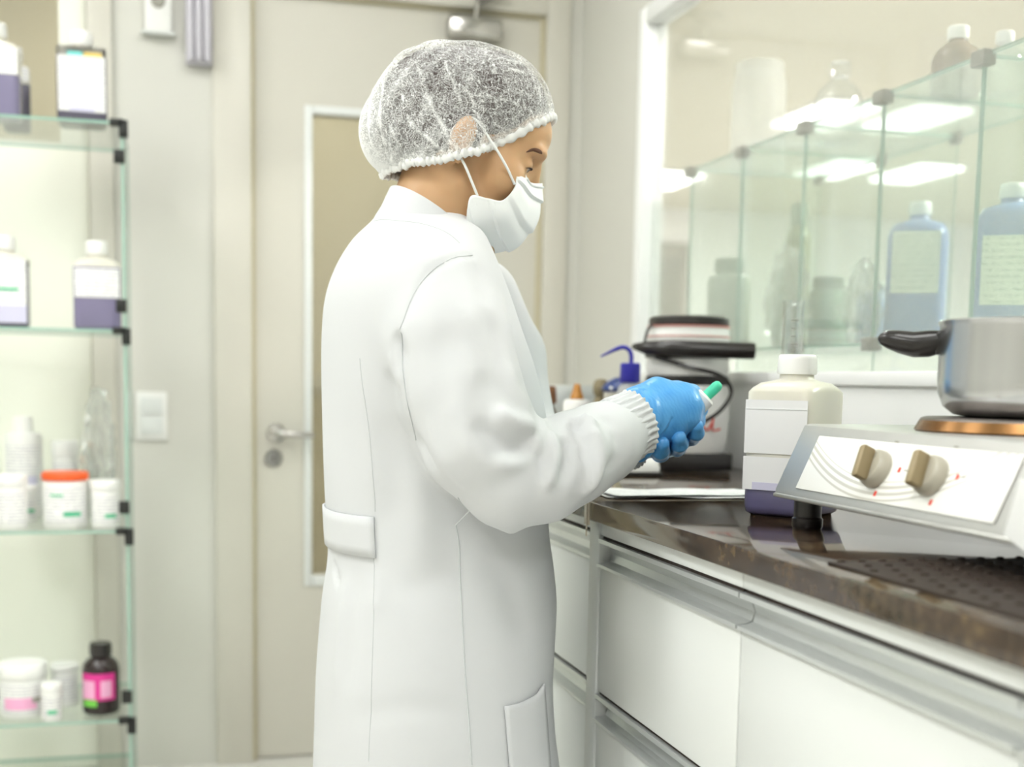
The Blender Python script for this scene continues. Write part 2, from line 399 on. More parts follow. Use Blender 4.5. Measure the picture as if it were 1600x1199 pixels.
# closer
cl = ony(698, 40, YB)-Vector((D0, YB, 0)); cr = ony(782, 40, YB)-Vector((D0, YB, 0))
clo = box('door_closer', (cl.x, -.035, cl.z-.035), (cr.x, .018, cl.z+.022), M_chrome, d1, .008)
MB().tube([(cl.x+.075, -.02, cl.z+.02), (cl.x+.08, -.03, cl.z+.06), (cl.x+.16, -.05, cl.z+.085), (cl.x+.02, -.02, DT+.05)], .009, 8).build('closer_arm', M_chrome, clo, True)
# lever handle with rosette and lock rosette
hz = ony(432, 677, YB); hx = hz.x-D0
ros = MB().lathe([(0.0, 0), (.024, 0), (.026, .004), (.024, .009), (0.011, .011), (.0105, .034), (0, .036)], 24)
ros.xf(Matrix.Translation((hx, .018, hz.z)) @ Matrix.Rotation(math.pi/2, 4, 'X')).build('handle_rosette', M_chrome, d1, True)
MB().tube([(hx, -.012, hz.z), (hx+.012, -.022, hz.z), (hx+.04, -.024, hz.z-.002), (hx+.10, -.02, hz.z-.004)], [.010, .0105, .009, .008], 10).build('door_handle', M_chrome, d1, True)
k = ony(428, 717, YB); kx = k.x-D0
MB().lathe([(0, 0), (.023, 0), (.025, .004), (.022, .008), (0, .0085)], 24).xf(Matrix.Translation((kx, .018, k.z)) @ Matrix.Rotation(math.pi/2, 4, 'X')).build('lock_rosette', M_chrome, d1, True)
box('key_slot', (kx-.002, .0085, k.z-.008), (kx+.002, .0100, k.z+.006), M_dark, d1)
# second door behind the glass shelf
d2 = struct(empty('door_2', (E0, YB, 0)))
EW = E1-E0
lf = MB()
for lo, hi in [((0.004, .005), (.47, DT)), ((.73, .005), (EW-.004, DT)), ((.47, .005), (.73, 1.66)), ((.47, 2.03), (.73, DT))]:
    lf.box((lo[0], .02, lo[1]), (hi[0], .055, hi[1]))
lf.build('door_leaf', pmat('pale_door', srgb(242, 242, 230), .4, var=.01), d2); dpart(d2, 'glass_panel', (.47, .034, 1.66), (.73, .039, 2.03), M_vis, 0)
fr = MB(); fr.box((-.08, -.014, 0), (-.0, 0, DT+.08), .003); fr.box((EW, -.014, 0), (EW+.06, 0, DT+.08), .003); fr.box((0, -.014, DT), (EW, 0, DT+.08), .003)
fr.build('door_frame', M_door, d2, True)

# wall fittings left of the door
def at_wall(x, y): return ony(x, y, YB)
a, b = at_wall(212, 612), at_wall(262, 688)
sw = empty('light_switch', (a.x, YB, b.z)); tag(sw, 'flat white double light switch plate on the wall beside the shelf', 'switch')
W_, H_ = b.x-a.x, a.z-b.z
box('plate', (0, -.009, 0), (W_, 0, H_), M_whitep, sw, .003)
box('rocker', (W_*.15, -.012, H_*.12), (W_*.85, -.009, H_*.48), M_lam, sw, .001); box('rocker', (W_*.15, -.012, H_*.52), (W_*.85, -.009, H_*.88), M_lam, sw, .001)
a, b = at_wall(226, -25), at_wall(268, 55)
th = empty('wall_thermostat', (a.x, YB, b.z)); tag(th, 'small pale box with round dial high on the wall', 'thermostat')
box('housing', (0, -.03, 0), (b.x-a.x, 0, a.z-b.z), M_whitep, th, .004)
MB().lathe([(0, 0), (.018, 0), (.016, .01), (0, .01)], 20).xf(Matrix.Translation(((b.x-a.x)/2, -.03, (a.z-b.z)*.62)) @ Matrix.Rotation(math.pi/2, 4, 'X')).build('dial', M_grey, th, True)
box('lower_rim', (-.01, -.034, -.006), (b.x-a.x+.01, 0, .0), M_lam, th, .001)
a, b = at_wall(289, -60), at_wall(331, 106)
em = empty('emergency_lamp', (a.x, YB, b.z)); tag(em, 'lilac grey ribbed emergency lamp hanging high beside the door frame', 'lamp')
W_, H_ = b.x-a.x, a.z-b.z
box('back_plate', (0, -.03, 0), (W_, 0, H_), M_lilac, em, .003)
for i in range(3): box('rib', (W_*(.04+.32*i), -.05, .004), (W_*(.30+.32*i), -.0305, H_-.004), M_lilac, em, .006)

# ------------------------------------------------------------------ counter run
XF = 0.579; ZT = 0.90                      # worktop front edge and top
CF = XF+.012                               # cabinet face
WEND = 2.66
UY = [0.30, 0.775, 1.25, 1.735]            # near units: three drawer stacks
def cabinet(y0, y1, label, recess=0.0):
    c = empty('base_cabinet', (CF+recess, y0, 0)); L = y1-y0
    tag(c, label, 'cabinet', 'white base cabinets under the dark worktop')
    D = XR-.02-CF-recess
    car = MB()
    car.box((.018, .0, .10), (D, .016, .868)); car.box((.018, L-.016, .10), (D, L, .868)); car.box((D-.012, .016, .10), (D, L-.016, .868))
    car.box((.018, .016, .10), (D-.012, L-.016, .118)); car.box((.05, .02, 0), (.068, L-.02, .10))
    car.build('carcass', M_lam, c)
    box('fascia', (0, .001, .8535), (.018, L-.001, .872), M_lam, c, .001)
    tops = [(.853, .809, .627), (.627, .583, .36), (.36, .316, .115)]
    for zt, zh, zb in tops:
        dr = box('drawer_front', (0, .0015, zb), (.018, L-.0015, zh), M_lam, c, .0012)
        # C-shaped aluminium grip profile
        pr = [(.002, zt-.004), (-.004, zt-.004), (-.004, zt-.010), (.006, zt-.011), (.013, zt-.017), (.016, zt-.026), (.013, zt-.036),
              (.006, zh+.0055), (-.006, zh+.0045), (-.006, zh+.0002), (.017, zh+.0002), (.02, zt-.004)]
        MB().rings([[(x, yy, z) for x, z in pr] for yy in (.002, L-.002)]).build('grip_profile', M_alu, dr)
        box('shadow_gap', (.003, .004, zt-.004), (.02, L-.004, zt+.0005), M_dark, dr)
    return c
cabinet(UY[2], UY[3]-.012, 'white drawer cabinet with its left end at the worktop joint')
cabinet(UY[1], UY[2], 'white drawer cabinet right of the thin joint line, below the hot plate')
cabinet(UY[0], UY[1], 'white drawer cabinet nearest the camera at the lower right corner')
cabinet(1.768, 2.63, 'shaded white drawer cabinet seen between the white coat and the worktop joint', .014)
post = box('filler_post', (CF-.002, UY[3]-.011, 0), (CF+.06, 1.767, .872), M_lam, None, .001)
tag(post, 'narrow white upright filler between the two cabinet runs', 'filler')
wt = MB().box((XF, .28, ZT-.027), (XR-.007, 1.747, ZT), .0015).build('worktop', M_gran, None, True)
tag(wt, 'polished dark brown granite worktop carrying the hot plate', 'worktop')
wt2 = MB().box((XF+.005, 1.749, ZT-.0275), (XR-.007, WEND, ZT-.0005), .0015).build('worktop', M_gran, None, True)
tag(wt2, 'polished dark granite worktop section at the far end under the kettle', 'worktop')
tp = MB().box((XF-.0016, 1.738, ZT-.034), (XF-.0002, 1.760, ZT-.001), 0).box((XF-.003, 1.7445, ZT-.05), (XF-.0016, 1.7475, ZT-.004), 0)
tag(tp.build('joint_tape', M_tape), 'wrinkled strip of clear tape over the worktop joint', 'tape')

# ------------------------------------------------------------------ bottles
def ring_label(prof_hw, prof_hd, z0, z1, e, off, a0, a1, n=18):
    mb = MB(); rr = []
    for z in (z0, z1):
        ring = []
        for j in range(n+1):
            a = a0+(a1-a0)*j/n; ca, sa = math.cos(a), math.sin(a)
            ring.append(((prof_hw+off)*math.copysign(abs(ca)**(2/e), ca), (prof_hd+off)*math.copysign(abs(sa)**(2/e), sa), z))
        rr.append(ring)
    mb.rings(rr, False, False, closed=False); return mb
def jug(name, loc, rz, label, cat, hw, hd, h, neck, capr, caph, body, lower=None, lowfrac=0.0, cap=M_whitep, group=None, e=5.0, shoulder=0.80, liner=True):
    t = empty(name, loc, rz); tag(t, label, cat, group)
    zs = h-caph-neck
    sh = zs*shoulder
    P = [(hw*.86, hd*.86, 0), (hw*.97, hd*.97, .004), (hw, hd, .012)]
    top = [(hw, hd, sh), (hw*.97, hd*.97, sh+(zs-sh)*.35, 4), (hw*.84, hd*.84, sh+(zs-sh)*.7, 3), (capr*1.25, capr*1.25, zs*.985, 2.2), (capr*.93, capr*.93, zs, 2), (capr*.9, capr*.9, zs+neck, 2)]
    if lower:
        zl = h*lowfrac
        MB().sq(P+[(hw, hd, zl)], 48, e=e, cap1=True).build('liquid', lower, t, True, 1.2)
        MB().sq([(hw, hd, zl)]+top, 48, e=e).build('body', body, t, True, 1.2)
    else:
        MB().sq(P+top, 48, e=e).build('body', body, t, True, 1.2)
    c = MB(); n = 36; rr = []
    for z, k in ((zs+neck*.6, 1.0), (zs+neck*.6+caph*.12, 1.04), (zs+neck*.6+caph*.88, 1.0), (h-.0015, .97), (h, .90)):
        rr.append([((capr*k+(0.0009 if j % 2 else 0))*math.cos(2*math.pi*j/n), (capr*k+(0.0009 if j % 2 else 0))*math.sin(2*math.pi*j/n), z) for j in range(n)])
    c.rings(rr).build('cap', cap, t, True, 1.0)
    return t
def flat_label(t, name, hw, face, y0, y1, z0, z1, mat, off=.0008, th=.0004):
    """thin label on the -X face (face='x') or -Y face ('y') of a square bottle"""
    if face == 'x': lo, hi = (-hw-off-th, y0, z0), (-hw-off+th, y1, z1)
    else: lo, hi = (y0, -hw-off-th, z0), (y1, -hw-off+th, z1)
    return box(name, lo, hi, mat, t)

# litre bottle on the counter
bp = onz(1236, 803, ZT); brz = math.atan2(-.606, -.796)-math.pi
b1 = jug('plastic_bottle', (bp.x, bp.y, ZT), brz, 'large square plastic bottle with violet liquid and blank white labels on the counter', 'bottle',
         .056, .048, .212, .010, .0245, .022, M_trans, M_purple, .165, e=7, shoulder=.90)
flat_label(b1, 'label', .056, 'x', -.044, .044, .082, .152, M_labelplain)
flat_label(b1, 'label', .056, 'x', -.0445, .0445, .034, .0775, M_labelplain)
flat_label(b1, 'label_block', .056, 'x', -.043, .030, .034, .044, M_lav, off=.0018)
flat_label(b1, 'label_edge', .056, 'x', -.044, .044, .140, .1405, M_lam, off=.0016)
# glass measuring cylinder behind it
gp = onz(1233, 790, ZT); gp = onz(1228, 778, ZT)
gc = empty('measuring_cylinder', (gp.x, gp.y, ZT)); tag(gc, 'tall clear glass measuring cylinder standing behind the large plastic bottle', 'cylinder')
zt = onx(1230, 472, gp.x).z-ZT
MB().lathe([(.030, 0), (.031, .005), (.018, .010), (.0155, .014), (.0155, zt-.006), (.0172, zt), (.0155, zt), (.0138, zt-.006), (.0138, .018), (0.0, .016)], 36, cap1=False).build('tube', M_clear, gc, True)
for i in range(9):
    zz = zt-.03-i*.012; mk = MB()
    mk.rings([[(.0157*math.cos(a), .0157*math.sin(a), zz+dz) for a in np.linspace(-2.2, -1.5 if i % 3 == 0 else -1.8, 6)] for dz in (0, .0012)], False, False, closed=False)
    mk.build('graduation', M_grey, gc)

# papers
def paper(name, cx, cy, lx, ly, rz, z, label, wob, mat=M_paper):
    mb = MB(); nx, ny = 16, 12; vs_ = []; rs = np.random.default_rng(int(cx*1000))
    ph = rs.uniform(0, 6, 4)
    for i in range(nx+1):
        for j in range(ny+1):
            x, y = (i/nx-.5)*lx, (j/ny-.5)*ly
            zz = wob*(1+math.sin(x*40+ph[0])*math.cos(y*22+ph[1]))*.5+wob*.5*(1+math.sin((x+y)*60+ph[2]))*.5
            vs_.append((x, y, zz+.0006))
    top = [(i*(ny+1)+j, (i+1)*(ny+1)+j, (i+1)*(ny+1)+j+1, i*(ny+1)+j+1) for i in range(nx) for j in range(ny)]
    mb.add(vs_, top)
    o = mb.build(name, mat, None, True); o.location = (cx, cy, z); o.rotation_euler = (0, 0, rz)
    so = o.modifiers.new('thickness', 'SOLIDIFY'); so.thickness = .0004
    return tag(o, label, 'paper')
q = onz(1035, 773, ZT)
paper('paper_sheet', q.x+.045, q.y-.005, .30, .15, -.10, ZT+.0004, 'crumpled white paper sheet lying on the worktop beneath the gloved hands', .0022)
q = onz(985, 779, ZT)
paper('paper_sheet', q.x+.09, q.y+.035, .24, .10, .03, ZT+.0040, 'thin printed paper sheet on top of the crumpled sheet', .0012, printmat('printed_sheet', srgb(238, 240, 240), srgb(205, 208, 210), 90, 1, .5))

# ------------------------------------------------------------------ rubber mat with studs
mp = onz(1305, 882, ZT)
mt = empty('rubber_mat', (XF+.03, .40, ZT)); tag(mt, 'black studded rubber mat lying on the near worktop', 'mat')
ML, MW = mp.y-.40, XR-.03-XF-.03
box('sheet', (0, 0, 0), (MW, ML, .003), M_rubber, mt, .001)
st = MB()
for i in range(int(MW/.022)):
    for j in range(int(ML/.03)):
        st.lathe([(.0042, 0), (.0036, .0016), (.0018, .0022)], 8, (.012+i*.022+(.011 if j % 2 else 0), ML-.006-j*.03, .003), cap0=False)
o = st.build('stud', M_rubber, mt, True); o['kind'] = 'stuff'

# ------------------------------------------------------------------ hot plate
F0 = onz(1272, 829, ZT)
hp = empty('hot_plate', (0.712, 1.425, ZT)); tag(hp, 'white and steel two-burner electric hot plate with beige knobs', 'hot plate')
HL, HD, HZ0, HZ1 = .56, .30, .040, .125     # runs toward the camera along -Y
prof = [(0.0, HZ0), (0.001, HZ0+.006), (.036, HZ1-.002), (.042, HZ1), (HD-.01, HZ1), (HD, HZ1-.01), (HD, HZ0)]
MB().rings([[(x, y, z) for x, z in prof] for y in (0, -HL)]).build('body', M_satin, hp, True, .4)
# rolled lower lip
box('lower_lip', (-.003, -HL, HZ0-.004), (.012, 0, HZ0+.001), M_satin, hp, .0015)
# white printed front panel lying on the slanted face
sl = Vector((.035, 0, HZ1-.008-HZ0)).normalized(); nn = Vector((-sl.z, 0, sl.x)); org = Vector((.001, 0, HZ0+.006))
LS = math.hypot(.035, HZ1-.008-HZ0)
SF = Matrix(((0, sl.x, nn.x, org.x), (-1, 0, 0, 0), (0, sl.z, nn.z, org.z), (0, 0, 0, 1)))   # local (along, up slope, out)
def hotpanel():
    m, nt, p, out = newmat('hot_plate_panel')
    tc = nt.nodes.new('ShaderNodeTexCoord'); sp = nt.nodes.new('ShaderNodeSeparateXYZ'); nt.links.new(tc.outputs['Object'], sp.inputs[0])
    def mth(op, a, b=None):
        n = nt.nodes.new('ShaderNodeMath'); n.operation = op
        for i, v in enumerate((a, b)):
            if v is None: continue
            if isinstance(v, (int, float)): n.inputs[i].default_value = v
            else: nt.links.new(v, n.inputs[i])
        return n.outputs[0]
    y = mth('ADD', mth('MULTIPLY', sp.outputs[1], -1.0), -.21); z = sp.outputs[2]
    curve = mth('ADD', mth('MULTIPLY', mth('MULTIPLY', y, y), 1.35), HZ0+.010)          # swooping printed stripes
    d = mth('SUBTRACT', z, curve)
    s = mth('GREATER_THAN', mth('SINE', mth('MULTIPLY', d, 900.0)), 0.1)
    band = mth('MULTIPLY', mth('GREATER_THAN', d, 0.001), mth('LESS_THAN', d, 0.022))
    fac = mth('MULTIPLY', mth('MULTIPLY', s, band), 0.8)
    mx = nt.nodes.new('ShaderNodeMix'); mx.data_type = 'RGBA'; mx.inputs[6].default_value = srgb(243, 243, 238); mx.inputs[7].default_value = srgb(196, 193, 182)
    nt.links.new(fac, mx.inputs[0]); nt.links.new(mx.outputs[2], p.inputs['Base Color']); p.inputs['Roughness'].default_value = .25
    return m
MB().box((.050, .004, .0002), (.43, LS-.012, .0022), .0009).xf(SF).build('front_panel', hotpanel(), hp, True)
def ray_slope(px, py):
    r = Vector(ray(px, py)); o = Vector(CPOS)-Vector(hp.location)
    t = (org-o).dot(nn)/r.dot(nn); p = o+r*t-org
    return -p.y, p.dot(sl)
for (kx_, ky_) in ((1376, 737), (1462, 748)):
    a, b = ray_slope(kx_, ky_)
    kb = MB().lathe([(.0, .0022), (.0205, .0022), (.0215, .006), (.020, .013), (.017, .016), (0, .0165)], 32).xf(SF @ Matrix.Translation((a, b, 0))).build('knob', M_knob, hp, True)
    MB().box((-.0055, -.0185, .015), (.0055, .0185, .031), .003).xf(SF @ Matrix.Translation((a, b, 0)) @ Matrix.Rotation(.25, 4, 'Z')).build('knob_grip', M_knob2, kb, True)
for (kx_, ky_) in ((1408, 736), (1370, 773), (1499, 747), (1457, 787)):
    a, b = ray_slope(kx_, ky_)
    MB().box((-.0022, -.0028, .0021), (.0022, .0028, .0026)).xf(SF @ Matrix.Translation((a, b, 0))).build('red_mark', M_red, hp)
for (kx_, ky_) in ((1418, 737), (1404, 692), (1497, 700), (1509, 748)):
    a, b = ray_slope(kx_, ky_)
    MB().box((-.0035, -.0008, .0021), (.0035, .0008, .0025)).xf(SF @ Matrix.Translation((a, b, 0))).build('grey_mark', M_grey, hp)
a, b = ray_slope(1274, 710); MB().lathe([(0, .0004), (.003, .0004), (.0026, .002), (0, .0022)], 12).xf(SF @ Matrix.Translation((a, b, 0))).build('screw', M_dark, hp, True)
for fx_, fy_ in ((.028, -.032), (.028, -HL+.035), (HD-.035, -.42), (HD-.035, -HL+.035)):
        MB().lathe([(.017, 0), (.0185, .003), (.0185, .012), (.0165, .014), (.0165, HZ0)], 24, (fx_, fy_, 0 if fy_ > -.1 else .0055)).build('foot', M_blackp, hp, True)
bc = (.165, -.245)
for k_, yy in enumerate((bc[1], bc[1]-.0)):
    pass
bt = MB().lathe([(.110, HZ1-.001), (.112, HZ1+.002), (.106, HZ1+.014), (.102, HZ1+.0155), (.02, HZ1+.0155), (0, HZ1+.0145)], 56, (bc[0], bc[1], 0)).build('burner', M_burner, hp, True, .5)
MB().lathe([(.1105, HZ1+.0), (.1128, HZ1+.0022), (.1072, HZ1+.0122), (.1064, HZ1+.0122)], 56, (bc[0], bc[1], 0), cap0=False, cap1=False).build('burner_rim', M_copper, bt, True)
# ------------------------------------------------------------------ saucepan
ps = empty('saucepan', (hp.location.x+bc[0]+.012, hp.location.y+bc[1]-.005, ZT+HZ1+.0158)); tag(ps, 'shiny stainless steel saucepan with black handle on the burner', 'saucepan')
PR, PH = .104, .101
MB().lathe([(0, 0), (.072, 0), (.086, .003), (.097, .011), (PR-.001, .026), (PR, .04), (PR, PH-.006), (PR+.0016, PH-.002), (PR+.0022, PH), (PR+.0005, PH+.0012), (PR-.0016, PH-.001), (PR-.0022, PH-.006), (PR-.0022, .03), (.09, .008), (0, .004)], 72, cap0=False, cap1=False).build('pot', M_steel, ps, True, 1.0)
hd_dir = onz(1385, 530, ps.location.z+.085)
ang = math.radians(146)
H = MB()
hr = []
for i, (d, hw, hh, dz) in enumerate([(0, .008, .0125, .002), (.012, .0105, .0145, .0), (.028, .011, .014, -.001), (.044, .0105, .0125, .002), (.056, .009, .010, .0045), (.063, .006, .006, .005), (.066, .002, .002, .005)]):
    hr.append([(PR-.002+d, hw*math.cos(a), .078+dz+hh*math.sin(a)) for a in np.linspace(0, 2*math.pi, 16, endpoint=False)])
H.rings(hr).xf(Matrix.Rotation(ang, 4, 'Z')).build('handle', M_blackp, ps, True, 1.2)
MB().box((PR-.003, -.008, .066), (PR+.003, .008, .090), .002).xf(Matrix.Rotation(ang, 4, 'Z')).build('handle_bracket', M_blackp, ps, True)
# white tag hanging at the right frame edge in front of the hot plate
tg = onx(1600, 800, .70)
tgm = MB().box((-.0006, -.034, -.030), (.0006, .016, .024)).xf(Matrix.Translation(tg) @ Matrix.Rotation(.35, 4, 'X')).build('paper_tag', M_paper)
tag(tgm, 'plain white paper tag taped over the right end of the hot plate front', 'tag')

# ------------------------------------------------------------------ electric kettle-like mantle behind the gloves
kp = onz(1075, 728, ZT); kp = Vector((1.0, onx(1072, 640, 1.0).y, ZT))
pxm = kp.y/ .93/FPX                                     # metres per pixel there
kt = empty('lab_kettle', kp); tag(kt, 'white round lab kettle with black lid, black clamp handle and red script', 'kettle')
def kz(py): return onx(1072, py, 1.0).z-ZT
r0 = 62*pxm
MB().box((-.075, -.07, 0), (.075, .07, kz(706)), .006).build('base', M_blackp, kt, True)
MB().lathe([(r0*.92, kz(706)), (r0*1.02, kz(690)), (r0*1.08, kz(650)), (r0*1.05, kz(612)), (r0*.98, kz(600)), (0, kz(600))], 48).build('lower_body', M_whitep, kt, True)
MB().lathe([(r0*.99, kz(602)), (r0*1.03, kz(598)), (r0*1.03, kz(590)), (r0*.97, kz(587))], 48).build('black_ring', M_blackp, kt, True)
MB().lathe([(r0*.97, kz(588)), (r0*1.04, kz(578)), (r0*1.03, kz(563)), (r0*.99, kz(558))], 48).build('upper_body', M_whitep, kt, True)
MB().lathe([(r0*1.0, kz(562)), (r0*1.07, kz(559)), (r0*1.07, kz(538)), (r0*1.0, kz(535))], 48).build('clamp_band', M_blackp, kt, True)
MB().lathe([(r0*1.0, kz(536)), (r0*1.02, kz(527)), (r0*.98, kz(511)), (0, kz(511))], 48).build('lid_band', M_whitep, kt, True)
for yy in (527.5, 512): MB().lathe([(r0*1.0, kz(yy+1.4)), (r0*1.03, kz(yy+1)), (r0*1.03, kz(yy-1)), (r0*.98, kz(yy-1.4))], 48).build('red_line', M_redpale, kt, True)
MB().lathe([(r0*.97, kz(510.5)), (r0*1.0, kz(508)), (r0*.99, kz(499)), (r0*.9, kz(496)), (r0*.2, kz(494.5)), (0, kz(494))], 48).build('lid', M_blackp, kt, True)
vd = Vector((-kp.x, -kp.y, 0)).normalized(); rt = Vector((-vd.y, vd.x, 0))
ctr = vd*(r0*1.05)
hb = MB().tube([rt*(-82*pxm)+vd*(r0*.55)+Vector((0, 0, kz(544))), rt*(-60*pxm)+vd*(r0*.95)+Vector((0, 0, kz(547))), rt*(-20*pxm)+vd*(r0*1.12)+Vector((0, 0, kz(547))), rt*(30*pxm)+vd*(r0*1.12)+Vector((0, 0, kz(548))), rt*(98*pxm)+vd*(r0*1.0)+Vector((0, 0, kz(549)))], [.006, .014, .016, .016, .016], 12)
hb.build('clamp_handle', M_blackp, kt, True)
MB().tube(spline([rt*(-66*pxm)+vd*(r0*.7)+Vector((0, 0, kz(538))), rt*(-62*pxm)+vd*(r0*.62)+Vector((0, 0, kz(520))), rt*(-55*pxm)+vd*(r0*.6)+Vector((0, 0, kz(511)))], 6), .003, 8).build('clamp_hinge', M_blackp, kt, True)
cab = [rt*(-48*pxm)+vd*(r0*.95)+Vector((0, 0, kz(560))), rt*(0)+vd*(r0*1.14)+Vector((0, 0, kz(574))), rt*(42*pxm)+vd*(r0*1.1)+Vector((0, 0, kz(584))), rt*(60*pxm)+vd*(r0*1.05)+Vector((0, 0, kz(596))), rt*(66*pxm)+vd*(r0*1.0)+Vector((0, 0, kz(615))), rt*(50*pxm)+vd*(r0*1.2)+Vector((0, 0, kz(640))), rt*(22*pxm)+vd*(r0*1.35)+Vector((0, 0, kz(660)))]
MB().tube(spline(cab, 8), .0042, 8).build('power_cord', M_blackp, kt, True)
scr = [(8, 668), (14, 662), (18, 668), (12, 671), (20, 670), (26, 664), (29, 668), (34, 669), (40, 658), (42, 648), (40, 668), (46, 670), (52, 668)]
pts = []
for dx, py in scr:
    h_ = dx*pxm; dd = math.sqrt(max((r0*1.09)**2-h_*h_, 0)); pts.append(rt*h_+vd*dd+Vector((0, 0, kz(py))))
MB().tube(spline(pts, 4), .0016, 6).build('red_script', M_red, kt)

# wash bottle with blue spout
wp = onz(983, 700, ZT); wx = .86; wy = onx(983, 640, wx).y
wbm = empty('wash_bottle', (wx, wy, ZT)); tag(wbm, 'white wash bottle with deep blue cap and bent blue spout', 'bottle')
wz = lambda py: onx(983, py, wx).z-ZT
wpm = wy/.94/FPX
MB().lathe([(.026, 0), (.029, .004), (.029, wz(625)), (.022, wz(606)), (.0135, wz(598)), (.0135, wz(596))], 32).build('body', M_frost, wbm, True)
MB().lathe([(15.5*wpm, wz(598)), (16*wpm, wz(597)), (15.5*wpm, wz(569)), (14*wpm, wz(567.5)), (0, wz(567))], 28).build('cap', M_blue, wbm, True)
vd2 = Vector((-wx, -wy, 0)).normalized(); rt2 = Vector((-vd2.y, vd2.x, 0))
spt = [rt2*(a*wpm)+Vector((0, 0, wz(b))) for a, b in ((1, 569), (1, 556), (-3, 547), (-12, 543), (-22, 546), (-34, 552), (-46, 558))]
MB().tube(spline(spt, 6), [.0042]*25+[.0038, .0036, .0034, .0032, .0030, .0028, .0026, .0024, .0022, .002, .0018, .0016][:12], 10).build('spout', M_blue, wbm, True)
# navy lidded tub
nx_ = .882; ny_ = 2.47; nz = lambda py: onx(986, py, nx_).z-ZT
nt_ = empty('navy_tub', (nx_, ny_, ZT)); tag(nt_, 'low pale tub with a navy blue lid behind the gloved wrist', 'tub')
MB().lathe([(.03, 0), (.034, .004), (.035, nz(612))], 32).build('body', M_trans, nt_, True)
MB().lathe([(.037, nz(613)), (.0385, nz(611)), (.0385, nz(606)), (.03, nz(598)), (.012, nz(590)), (0, nz(590))], 32).build('lid', M_navy, nt_, True)
MB().lathe([(0, 0), (.0035, 0), (0, .001)], 12).xf(Matrix.Translation(Vector((-.03, -.0245, nz(607)))) @ Matrix.Rotation(-.8, 4, 'Z') @ Matrix.Rotation(1.2, 4, 'X')).build('lid_dot', M_whitep, nt_)

# steel splash guard and small bottles at the far end
sgd = box('splash_guard', (.60, WEND-.035, ZT), (XR-.02, WEND-.03, ony(880, 602, WEND-.03).z), M_alu, None, .001)
tag(sgd, 'low grey metal splash guard across the far end of the worktop', 'guard')
def smallb(name, px_, top, y, label, cat, prof, mat, cap=None, capprof=None, group=None):
    p = ony(px_, 640, y); H = ony(px_, top, y).z-ZT; mpp = y/.95/FPX
    t = empty(name, (p.x, y, ZT)); tag(t, label, cat, group)
    MB().lathe([(r*mpp, z*H) for r, z in prof], 28).build('body', mat, t, True)
    if capprof: MB().lathe([(r*mpp, z*H) for r, z in capprof], 24).build('cap', cap, t, True)
    return t
smallb('brown_bottle', 857, 603, 2.50, 'small brown glass bottle with dark stopper beside the coat', 'bottle', [(15, 0), (16, .05), (16, .55), (11, .70), (8, .74), (8, .80)], M_brown, pmat('brown_cap', srgb(130, 88, 58), .4, var=.1), [(12, .78), (12.5, .80), (11, .97), (9, 1.0)])
smallb('dropper_bottle', 901, 600, 2.42, 'small white bottle with an amber dropper top', 'bottle', [(20, 0), (21.5, .03), (21.5, .76), (19, .81), (9, .82)], M_whitep, M_amber, [(9.5, .82), (10.5, .83), (9.5, .87), (8, .89), (6.5, .93), (5, .985), (4, 1.0)])
smallb('round_jar', 938, 592, 2.54, 'round olive brown stoppered jar at the end of the worktop', 'jar', [(10, 0), (13, .05), (12, .7), (10, .78)], M_olive, M_olive, [(8, .78), (12, .84), (12.5, .92), (9, .985), (3, 1.0)])
smallb('green_bung', 955, 612, 2.50, 'small pale bottle with light green bung', 'bottle', [(8, 0), (9, .05), (9, .85), (7, .9)], M_trans, M_leaf, [(6, .9), (7, .92), (6, 1.0)])
smallb('sample_vial', 962, 640, 2.22, 'short pale yellow sample vial close to the sleeve', 'vial', [(7, 0), (7.5, .05), (7.5, .85), (5, .9)], M_tan, M_whitep, [(6, .9), (6, .98), (5, 1.0)])
# white bowl-like balance next to the kettle
bal = onz(1010, 728, ZT)
bl = empty('lab_balance', (.825, 2.255, ZT)); tag(bl, 'low white lab balance with dark base line beneath the gloves', 'balance')
box('foot_plate', (-.052, -.045, 0), (.052, .045, .008), M_blackp, bl, .002)
MB().sq([(.051, .044, .008), (.052, .045, .014), (.048, .041, .034), (.036, .032, .042)], 40, e=5).build('housing', M_whitep, bl, True)
MB().lathe([(.012, .042), (.012, .05), (.036, .052), (.038, .054), (.036, .056), (0, .056)], 32).build('pan', M_steel, bl, True)

# ------------------------------------------------------------------ glass display cabinet on the deep sill
GX0, GX1, GZ0, GZ1, GP = 1.2, 1.54, 1.115, 1.58, .2855
GY = [2.909-GP*k for k in range(8)]
gcb = empty('glass_cabinet', (GX0, GY[-1], WZ0+.0122)); tag(gcb, 'long low glass cabinet of clipped panes on the window sill', 'cabinet')
def gpane(name, lo, hi):
    L = Vector(gcb.location); lo = Vector(lo)-L; hi = Vector(hi)-L
    d = [hi[i]-lo[i] for i in range(3)]; thin = d.index(min(d))
    mb = MB().box(lo, hi)
    vs_ = mb.v
    for i, f in enumerate(mb.f):
        n = (Vector(vs_[f[1]])-Vector(vs_[f[0]])).cross(Vector(vs_[f[2]])-Vector(vs_[f[1]]))
        mb.mi[i] = 0 if abs(n.normalized()[thin]) > .9 else 1
    return mb.build(name, [M_glass, M_edge], gcb)
t_ = .005
zb = WZ0+.0125
for k in range(7):
    ya, yb_ = GY[k+1]+.001, GY[k]-.001
    gpane('front_pane', (GX0, ya, GZ0+.03), (GX0+t_, yb_, GZ1))
    gpane('top_pane', (GX0+t_, ya, GZ1-t_), (GX1, yb_, GZ1))
    gpane('floor_pane', (GX0+t_, ya, GZ0+.03), (GX1, yb_, GZ0+.03+t_))
